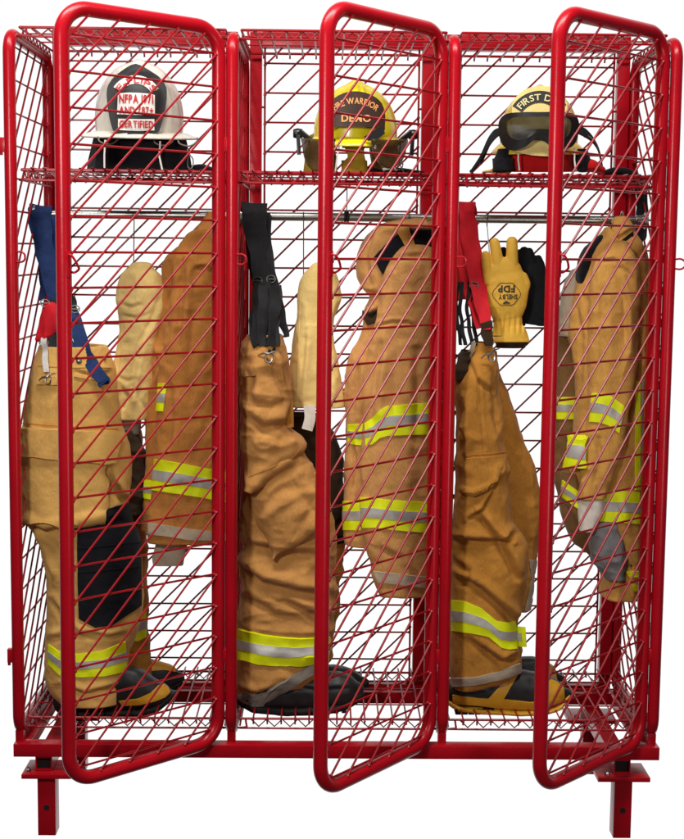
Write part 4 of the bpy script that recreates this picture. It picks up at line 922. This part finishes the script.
def plate(par, f, pts, ysurf, thick, mat_, name, bevel=.0012):
    """board cut to an outline (px offsets); ysurf(x,z) gives its depth"""
    rs_ = []
    for (a0, b0), (a1, b1) in zip(pts, list(pts[1:])+[pts[0]]):
        k_ = max(1, int(math.hypot(a1-a0, b1-b0)/2.5)); rs_ += [(a0+(a1-a0)*q/k_, b0+(b1-b0)*q/k_) for q in range(k_)]
    pts = rs_; n = len(pts)
    cx = sum(p[0] for p in pts)/n; cz = sum(p[1] for p in pts)/n
    rings = []; V = []; fs = []
    SS = (1, .88, .75, .6, .45, .3, .15)
    for s in SS:
        V += [f(cx+(x-cx)*s, cz+(z-cz)*s, ysurf(cx+(x-cx)*s, cz+(z-cz)*s)) for x, z in pts]
    V.append(f(cx, cz, ysurf(cx, cz))); B = len(V); V += [f(x, z, ysurf(x, z)+thick) for x, z in pts]
    m_ = len(SS)
    for r_ in range(m_-1):
        for k in range(n): l = (k+1) % n; fs.append((r_*n+k, r_*n+l, (r_+1)*n+l, (r_+1)*n+k))
    for k in range(n): l = (k+1) % n; fs.append(((m_-1)*n+k, (m_-1)*n+l, m_*n)); fs.append((k, B+k, B+l, l))
    fs.append(tuple(B+k for k in range(n)))
    mb = MB(); mb.v = [tuple(p) for p in V]; mb.f = fs; return mb.build(name, M[mat_], par)
def sp2(pts, n=5):
    return [(p[0], p[1]) for p in spline([(a, b, 0) for a, b in pts], n)]

# ---- white helmet
YC = .19
h = thing('fire_helmet', 'white fire helmet with red lettering on a black front shield', 'helmet', base_at(140, 171, YC), 'fire helmets on the upper shelves')
c, f = frame_at(139.5, 130, YC)
helmet_shell(h, f, 'helmet_white', 42.5, -65, 3, .125, 57, .165, ribs=8, ribh=.005, comb=.008, droop=1.5, front_lift=-2)
MB().tube([f(56.2*math.cos(a), 5.6+1.5*math.cos(a)**2+2*max(0, math.sin(a)), -.163*math.sin(a)*(1 if math.sin(a) > 0 else 1.25)) for a in np.linspace(0, 2*math.pi, 90)[:-1]], .0022, 8, closed=True).build('brim_edging', M['silver'], h)
sh = sp2([(-3, -62), (3, -60), (11, -55.5), (19, -50), (25, -42), (26, -34), (24.5, -20), (21.5, -8), (18.5, 1)], 5)+sp2([(17, 2), (0, 3.5), (-22, 2)], 4)+sp2([(-25, 1), (-27.5, -8), (-30, -22), (-30.5, -36), (-27, -45), (-19, -53), (-9, -60), (-3.2, -62)], 5)
def ys(x, z):
    t_ = min(.999, max(0, (z-3)/-68.)); q = (1-t_**2.3)**(1/2.3); dm = .125*math.sqrt(max(0, q*q-(x/42.5)**2))
    return -max(.134+z*.0009, dm+.013)
sb = plate(h, f, sh, ys, .004, 'shield_black', 'front_shield')
ys2 = lambda x, z: ys(x, z)-.0022
def arcband(cx, cz, r0, r1, a0, a1, n=14):
    A = np.radians(np.linspace(a0, a1, n)); return [(cx+r1*math.cos(a), cz-r1*math.sin(a)) for a in A]+[(cx+r0*math.cos(a), cz-r0*math.sin(a)) for a in A[::-1]]
def bandmesh(par, cx, cz, r0, r1, a0, a1, ysf, mat_, name, n=20):
    A = np.radians(np.linspace(a0, a1, n)); V = []; fs = []
    for a in A:
        for q in (r0, (r0+r1)/2, r1): x, z = cx+q*math.cos(a), cz-q*math.sin(a); V.append(f(x, z, ysf(x, z)))
    for i in range(n-1):
        for j in range(2): fs.append((i*3+j, i*3+j+1, (i+1)*3+j+1, (i+1)*3+j))
    mb = MB(); mb.v = [tuple(p) for p in V]; mb.f = fs; o = mb.build(name, M[mat_], par, smooth=False)
    sd = o.modifiers.new('s', 'SOLIDIFY'); sd.thickness = .0012; return o
def ptext(fr, cx, cz, ysf, lift=.0012):
    return lambda a, b: fr(cx+a, cz-b, ysf(cx+a, cz-b)-lift)
def atext(fr, cx, cz, R, ysf, lift=.0012):
    def g(a, b):
        t_ = a/R; x = cx+(R+b)*math.sin(t_); z = cz-(R+b)*math.cos(t_); return fr(x, z, ysf(x, z)-lift)
    return g
bandmesh(sb, -3, -26, 17, 25, 32, 148, ys2, 'letter_white', 'name_band')
lettering(sb, 'E-FLIPS', 7.6, atext(f, -3, -26, 18.0, lambda x, z: ys2(x, z)-.0006), 'letter_red', 36, .03)
plate(sb, f, [(-20, -33.5), (-10, -34.5), (0, -34.5), (9, -34), (14.5, -33), (14.5, -24), (14.5, -14.5), (5, -14), (-10, -14), (-21, -14), (-20.5, -24)], lambda x, z: ys(x, z)-.0022, .0015, 'letter_white', 'text_panel')
plate(sb, f, [(-20, -10), (0, -10), (14, -10.5), (14, 0), (0, 1), (-20, .5)], lambda x, z: ys(x, z)-.0022, .0015, 'letter_white', 'text_panel')
yt = lambda x, z: ys(x, z)-.0034
lettering(sb, 'NFPA 1971', 10.8, ptext(f, -3, -25.2, yt), 'letter_red', 32, .035)
lettering(sb, 'AND 787+', 9.0, ptext(f, -3, -15.2, yt), 'letter_red', 32, .035)
lettering(sb, 'CERTIFIED', 9.0, ptext(f, -3, -2.2, yt), 'letter_red', 32, .035)
MB().tube([f(15, -39, -.142), f(15, -39, -.148)], .006, 12).build('rivet', M['brass'], sb)
plate(h, f, [(-10, 1), (4, 1), (6, 5), (-12, 5)], lambda x, z: -.145, .02, 'black_plastic', 'shield_bracket')
def skirt(par, f, mat_, hw0, hw1, z0, z1, T, folds=LEG, seed=1):
    """ear and neck cloth hanging from the helmet's rim"""
    rows = []
    nv, nu = 22, 140; V = np.zeros((nv, nu, 3))
    for i in range(nv):
        t_ = i/(nv-1); hw = hw0+(hw1-hw0)*t_
        for k in range(nu):
            a = 2*math.pi*k/nu; V[i, k] = f(math.cos(a)*hw, z0+(z1-z0)*t_, -math.sin(a)*T*(1+.08*t_))
    cx = V.mean((0, 1)); n = V-cx; n[..., 2] = 0; n /= np.linalg.norm(n, axis=2, keepdims=True)
    d = .007*(1-np.abs(vn(V, (26, 26, 5), seed))*2)+.004*vn(V, (40, 40, 20), seed+1); V = V+n*d[..., None]
    mb = MB(); mb.v = [tuple(p) for p in V.reshape(-1, 3)]; mb.f = [(i*nu+k, i*nu+(k+1) % nu, (i+1)*nu+(k+1) % nu, (i+1)*nu+k) for i in range(nv-1) for k in range(nu)]
    mb.f.append(tuple((nv-1)*nu+k for k in range(nu)))
    return mb.build('ear_flap', M[mat_], par)
skirt(h, f, 'black_cloth', 42, 51, 5, 40, .125)
for x in (-32, 19.5):
    MB().ribbon([f(x, 10, -.135), f(x-1, 24, -.142), f(x+(-1 if x < 0 else 2), 38, -.146)], .0045, .002, (1, 0, 0)).build('chin_strap', M['letter_white'], h)
for x in (-30, 22, 45):
    mb = MB()
    mb.tube(spline([f(x-9, 7, -.12), f(x-7, 12, -.13), f(x+2, 14, -.132), f(x+9, 10, -.125), f(x+10, 6, -.12)], 4), .0022, 6).build('retainer_band', M['grey_hem'], h)
mb = MB()
mb.tube([f(49+3*math.cos(a), 30+6*math.sin(a), -.06) for a in np.linspace(0, 6.28, 12)[:-1]], .0016, 6, closed=True)
mb.tube([f(46, 17, -.06), f(49, 24, -.06)], .0022, 6); mb.tube([f(50, 36, -.06), f(56, 39, -.05)], .0022, 6); mb.tube([f(44, 26, -.06), f(46, 34, -.06), f(50, 38, -.06)], .0016, 6); mb.build('buckle', M['steel'], h)
zsh = zs_hel+.006
pd = thing('strap_pad', 'black padded strap lying on the shelf right of the white helmet', 'strap', base_at(200, 172, .2))
Loft([(185, 168, 173, .02, .2), (192, 165.5, 174, .03, .2), (200, 164, 174, .035, .2), (208, 165, 174, .035, .2), (213, 168, 173, .02, .2)], axis='x', nu=60, start='round', end='round', folds=[(.002, (30, 30, 30), 2, False)]).build('pad', M['black_cloth'], pd)

# ---- yellow helmet
h = thing('fire_helmet', 'bright yellow fire helmet with a black front panel and a smoky visor', 'helmet', base_at(357, 171, YC), 'fire helmets on the upper shelves')
c, f = frame_at(355.5, 130, YC)
helmet_shell(h, f, 'helmet_yellow', 41, -45, 8, .125, 45, .150, ribs=6, ribh=.003, comb=.014, droop=2, front_lift=-4, e=2.05)
def dome_pt(t, x, ax=41, top=-45, base=8, T=.125, e=2.05, out=0):
    q = (1-t**e)**(1/e); xx = x*q; return f(xx, base+(top-base)*t, -T*q*math.sqrt(max(0, 1-(x/ax)**2))-out)
for x in (-11, 0, 11):
    ts = [.60, .7, .8, .88, .94, .975] if x else [.62, .72, .82, .9, .96, .99]
    MB().tube(spline([dome_pt(t_, x*(1 if t_ < .9 else .5)) for t_ in ts]+([f(0, -46, .0)] if x == 0 else [f(x*.15, -45.5, -.02)]), 5), .0075 if x else .011, 12).build('crest', M['helmet_yellow'], h)
fp = sp2([(-27, -4), (-27, -16), (-23, -27), (-12, -34), (1, -36), (14, -33), (24, -26), (28, -15), (28, -3)], 5)+[(28, 0), (20, -3), (10, -3), (-8, -3), (-20, -3), (-26, 0)]
ys = lambda x, z: -.138+.0000075*abs(x)**2.3-(z+20)*.0006
fpo = plate(h, f, fp, ys, .004, 'shield_brown', 'front_panel')
lettering(fpo, 'FIRE WARRIOR', 8.0, atext(f, 0, 6, 30.5, ys), 'letter_orange', 42, .02)
lettering(fpo, 'DEMO', 9.0, ptext(f, .5, -7.8, ys), 'letter_orange', 28, .03)
def shellpiece(par, f, x0, x1, ztop, zbot, T, R, mat_, name, n=24, m=12, power=1.0, thick=.0025, sag=None):
    """curved sheet standing in front of the brim: x px range, rows between ztop(x) and zbot(x)"""
    V = []; fs = []
    for i in range(n+1):
        x = x0+(x1-x0)*i/n; q = max(-1, min(1, x/R)); y = -T*math.sqrt(max(0, 1-q*q))
        for j in range(m+1):
            s = j/m; z = ztop(x)*(1-s)+zbot(x)*s; V.append(f(x, z, y+.010*math.sin(s*2.2)-.006*s))
    for i in range(n):
        for j in range(m): fs.append((i*(m+1)+j, i*(m+1)+j+1, (i+1)*(m+1)+j+1, (i+1)*(m+1)+j))
    mb = MB(); mb.v = [tuple(p) for p in V]; mb.f = fs; o = mb.build(name, M[mat_], par)
    sd = o.modifiers.new('s', 'SOLIDIFY'); sd.thickness = thick; return o
lobe = lambda c_, r_, top, dep: (lambda x: top+dep*math.sqrt(max(0, 1-((x-c_)/r_)**2)))
shellpiece(h, f, -52, -19, lambda x: 9-.05*abs(x+35), lobe(-35.5, 16.2, 10, 30), .165, 58, 'smoke_lens', 'visor')
shellpiece(h, f, 15, 50, lambda x: 9-.05*abs(x-33), lobe(32.5, 17.8, 10, 26), .165, 58, 'smoke_lens', 'visor')
Loft([(p[0], p[1], p[2], .02, .11) for p in ((136, 341, 369), (146, 345, 366), (158, 345, 366), (172, 344, 368))], folds=LEG, seed=3).build('neck_cloth', M['mustard'], h)
Loft([(p[0], p[1], p[2], .05, .26) for p in ((138, 312, 334), (152, 306, 334), (172, 304, 336))], folds=LEG, seed=4).build('neck_cloth', M['mustard'], h)
Loft([(p[0], p[1], p[2], .05, .26) for p in ((138, 372, 395), (152, 372, 398), (172, 374, 392))], folds=LEG, seed=5).build('neck_cloth', M['mustard'], h)
plate(h, f, [(8, 6), (14, 3), (20, -2), (26, -3), (28, 3), (20, 9), (12, 10)], lambda x, z: -.150, .006, 'black_plastic', 'visor_bracket')
for sx, x in ((-1, -56), (1, 56)):
    mb = MB()
    mb.tube([f(x-sx*4, 4, -.03), f(x+sx*1, 4, -.03), f(x+sx*5, 4, -.03)], [.012, .014, .011], 14)
    mb.beam(f(x+sx*0, 6, -.04), f(x-sx*1, 24, -.05), .010, .018, (1, 0, 0)); mb.beam(f(x-sx*2, 2, -.04), f(x-sx*12, 10, -.06), .012, .012, (0, 0, 1))
    mb.build('visor_knob', M['black_plastic'], h, bevel=.001)
mb = MB()
mb.tube(spline([f(30, 10, -.12), f(33, 24, -.12), f(38, 38, -.12)], 4), .0014, 6); mb.tube(spline([f(44, 10, -.10), f(42, 28, -.11), f(47, 40, -.11)], 4), .0014, 6)
mb.tube([f(42+4*math.cos(a), 32+5*math.sin(a), -.11) for a in np.linspace(0, 6.28, 12)[:-1]], .0016, 6, closed=True); mb.build('chin_buckle', M['steel'], h)
MB().ribbon([f(-14, 8, -.13), f(-17, 24, -.135), f(-19, 40, -.13)], .004, .002, (1, 0, 0)).build('chin_strap', M['letter_white'], h)
pd = thing('strap_pad', 'black strap with pale buckles lying on the shelf right of the yellow helmet', 'strap', base_at(400, 172, .15))
Loft([(366, 168, 173, .01, .13), (371, 166.5, 174, .02, .13), (377, 168, 174, .012, .13), (388, 170, 174, .012, .13), (400, 167.5, 174, .025, .13), (408, 168.5, 174, .03, .13), (418, 170, 174, .01, .13)], axis='x', nu=50, start='round', end='round', folds=[(.002, (30, 30, 30), 2, False)]).build('pad', M['black_cloth'], pd)
MB().tube(spline([W(383, 169.5, .11), W(390, 168.5, .105), W(397, 170, .11)], 4), .0035, 8).build('buckle', M['letter_white'], pd)

# ---- cream helmet with goggles
h = thing('fire_helmet', 'cream yellow fire helmet wearing black goggles above red ear flaps', 'helmet', base_at(540, 171, YC), 'fire helmets on the upper shelves')
c, f = frame_at(539, 130, YC)
helmet_shell(h, f, 'helmet_cream', 38, -41, 14, .125, 46, .155, ribs=8, ribh=.004, comb=.008, droop=5, front_lift=-5, e=2.15)
ys = lambda x, z: -.140+.000008*abs(x)**2.2-(z+20)*.0007
fr = plate(h, f, sp2([(-26, -16), (-25, -27), (-17, -36), (-8, -40), (0, -41), (10, -40), (19, -35), (25, -27), (26, -16), (24, 20), (0, 24), (-24, 20)], 4), ys, .004, 'shield_cream', 'front_panel')
bandmesh(fr, 0, -6, 19.5, 30.5, 35, 147, lambda x, z: ys(x, z)-.0018, 'shield_black', 'name_band')
lettering(fr, 'FIRST DUE', 8.4, atext(f, 0, -6, 21.8, lambda x, z: ys(x, z)-.0026), 'letter_gold', 40, .015)
plate(fr, f, [(-21, 0), (0, -1), (22, 0), (22, 8.5), (0, 9.5), (-21, 9)], lambda x, z: ys(x, z)-.003, .002, 'shield_black', 'name_plate')
lettering(fr, 'PHENIX', 8.0, ptext(f, -1, 7.2, lambda x, z: ys(x, z)-.0042), 'letter_gold', 27, .02)
gy = lambda x, z: -.178+.0000085*abs(x)**2.35
fo = sp2([(-38, 4), (-38, -8), (-31, -15), (-15, -16.5), (0, -16.5), (15, -16.5), (31, -15), (37, -8), (37, 4), (33, 14), (24, 18), (13, 16), (4, 10), (-4, 9), (-13, 16), (-26, 19), (-34, 14), (-38, 5)], 5)
fi = [(x*.80, (z+.5)*.60-.5-2.2) for x, z in fo]
n = len(fo); V = []; fs = []
for (lst, o_) in ((fo, 0), (fo, -.010), (fi, -.013), (fi, -.002)): V += [f(x, z, gy(x, z)+o_) for x, z in lst]
for a_, b_ in ((0, 1), (1, 2), (2, 3)):
    for k in range(n): l = (k+1) % n; fs.append((a_*n+k, a_*n+l, b_*n+l, b_*n+k))
mb = MB(); mb.v = [tuple(p) for p in V]; mb.f = fs; gg = mb.build('goggle_frame', M['black_plastic'], h)
V = [f(x, z, gy(x, z)-.005) for x, z in fi]; mb = MB(); cc = f(0, -3, gy(0, 0)-.005)
mb.v = [tuple(p) for p in V]+[tuple(cc)]; mb.f = [(k, (k+1) % n, n) for k in range(n)]; mb.build('goggle_lens', M['goggle_lens'], gg)
def wstrap(pts, wd, nm='goggle_strap'):
    P3 = spline([f(*p) for p in pts], 6); MB().ribbon(P3, list(np.interp(np.linspace(0, 1, len(P3)), np.linspace(0, 1, len(wd)), wd)), .004, (0, .3, 1)).build(nm, M['black_web'], gg)
wstrap([(-36, 1, -.12), (-42, 4, -.10), (-48, 12, -.09), (-55, 26, -.08), (-63, 38, -.075), (-66, 40, -.07)], [.020, .026, .020, .012, .010, .006])
wstrap([(36, 0, -.12), (44, 3, -.08), (52, 10, -.06), (58, 20, -.05), (62, 36, -.05)], [.020, .026, .014, .005, .004])
wstrap([(-46, 10, -.08), (-52, 24, -.06), (-56, 33, -.05)], [.006, .005, .004])
MB().tube(spline([f(46, 6, -.075), f(54, 12, -.06), (f(58, 20, -.055))], 5), [.003, .004, .0035, .003, .003, .003, .002, .002, .002, .002, .0015], 8).build('strap_clip', M['steel'], gg)
skirt(h, f, 'red_cloth', 37, 43, 16, 40, .12, seed=4)
for x0, x1 in ((-44, -32),):
    Loft([(151, 539+x0+3, 539+x1, .02, .10), (160, 539+x0+1, 539+x1+2, .025, .10), (171, 539+x0, 539+x1+5, .025, .10)], folds=LEG, seed=2).build('chin_pad', M['black_cloth'], h)
Loft([(151, 576, 586, .02, .12), (160, 574, 588, .02, .12), (171, 578, 586, .02, .12)], folds=LEG, seed=2).build('chin_pad', M['black_cloth'], h)
Loft([(579, 165, 172, .02, .14), (585, 161, 173, .035, .14), (592, 160, 174, .04, .14), (598, 164, 174, .025, .14)], axis='x', nu=60, start='round', end='round', folds=LEG, seed=3).build('ear_flap', M['red_cloth'], h)
for x in (-19, 34): MB().ribbon([f(x, 17, -.135), f(x, 28, -.142), f(x+1.5, 38, -.146)], .004, .002, (1, 0, 0)).build('chin_strap', M['letter_white'], h)
Loft([(489, 170, 173, .01, .15), (494, 168, 174, .02, .15), (504, 168.5, 174, .02, .15)], axis='x', nu=40, start='round', end='round').build('neck_cloth', M['boot_yellow'], h)
pd = thing('strap_pad', 'black folded cloth pad on the shelf right of the goggled helmet', 'strap', base_at(618, 172, .28))
Loft([(604, 171, 176, .02, .28), (610, 168, 178, .03, .28), (622, 167.5, 179, .035, .28), (632, 169, 180, .03, .28), (637, 173, 180, .02, .28)], axis='x', nu=50, start='round', end='round', folds=[(.003, (30, 30, 30), 2, False)]).build('pad', M['black_cloth'], pd)

# ---- black spool clip with its wire on the middle rod
sc = thing('rod_clip', 'small black spool clip on the middle clothes rod with a thin wire', 'clip', base_at(346.5, 217, .24))
z = float(W(346, 217.3, .24)[2]); x = float(W(346.5, 217, .24)[0])
mb = MB()
for dx in (-.0035, .0035): mb.tube([(x+dx+.0165*0, .24+.0165*math.cos(a), z+.0165*math.sin(a)) for a in np.linspace(0, 2*math.pi, 24)[:-1]], .0032, 8, closed=True)
mb.build('spool', M['black_plastic'], sc); MB().tube([W(346.5, 213, .24), W(347, 200, .24), W(347, 186, .235)], .0014, 6).build('wire', M['steel'], sc)
# ================================================================= light: bright white studio surround behind, two soft lamps in front
wd_ = bpy.data.worlds.new('World'); scene.world = wd_; wd_.use_nodes = True; nt = wd_.node_tree
bg = nt.nodes['Background']; bg.inputs['Strength'].default_value = 1.0
tc = nt.nodes.new('ShaderNodeTexCoord'); sp = nt.nodes.new('ShaderNodeSeparateXYZ'); nt.links.new(tc.outputs['Generated'], sp.inputs[0])
rp = nt.nodes.new('ShaderNodeValToRGB'); rp.color_ramp.elements[0].position = .70; rp.color_ramp.elements[0].color = (.035, .035, .04, 1)
rp.color_ramp.elements[1].position = .84; rp.color_ramp.elements[1].color = (1.03, 1.03, 1.03, 1)
mr = nt.nodes.new('ShaderNodeMapRange'); mr.inputs[1].default_value = -1; mr.inputs[2].default_value = 1
nt.links.new(sp.outputs['Y'], mr.inputs[0]); nt.links.new(mr.outputs[0], rp.inputs[0]); nt.links.new(rp.outputs[0], bg.inputs['Color'])
def area(name, loc, target, size, power, col=(1, 1, 1), sy=None, spread=180):
    l = bpy.data.lights.new(name, 'AREA'); l.shape = 'RECTANGLE'; l.size = size; l.size_y = sy or size; l.energy = power; l.color = col; l.spread = math.radians(spread)
    o = bpy.data.objects.new(name, l); COL.objects.link(o); o.location = loc
    o.rotation_euler = (Vector(target)-Vector(loc)).to_track_quat('-Z', 'Y').to_euler(); return o
area('key_lamp', (-.95, -2.1, 1.75), (.05, .1, .85), .24, 24, (1, .975, .94), sy=.35)
area('fill_lamp', (1.1, -1.9, .7), (0, .1, .55), .35, 8.5, (1, .97, .93), sy=.9)
area('top_lamp', (-.1, -.8, 3.0), (0, -.10, .2), 2.4, 36, (1, .98, .95), sy=.4, spread=120)
r = scene.render; r.resolution_x = 835; r.resolution_y = 1024
scene.view_settings.view_transform = 'Standard'; scene.view_settings.look = 'None'; scene.view_settings.gamma = 1; scene.view_settings.exposure = 0
scene.render.engine = 'CYCLES'
scene.cycles.max_bounces = 8
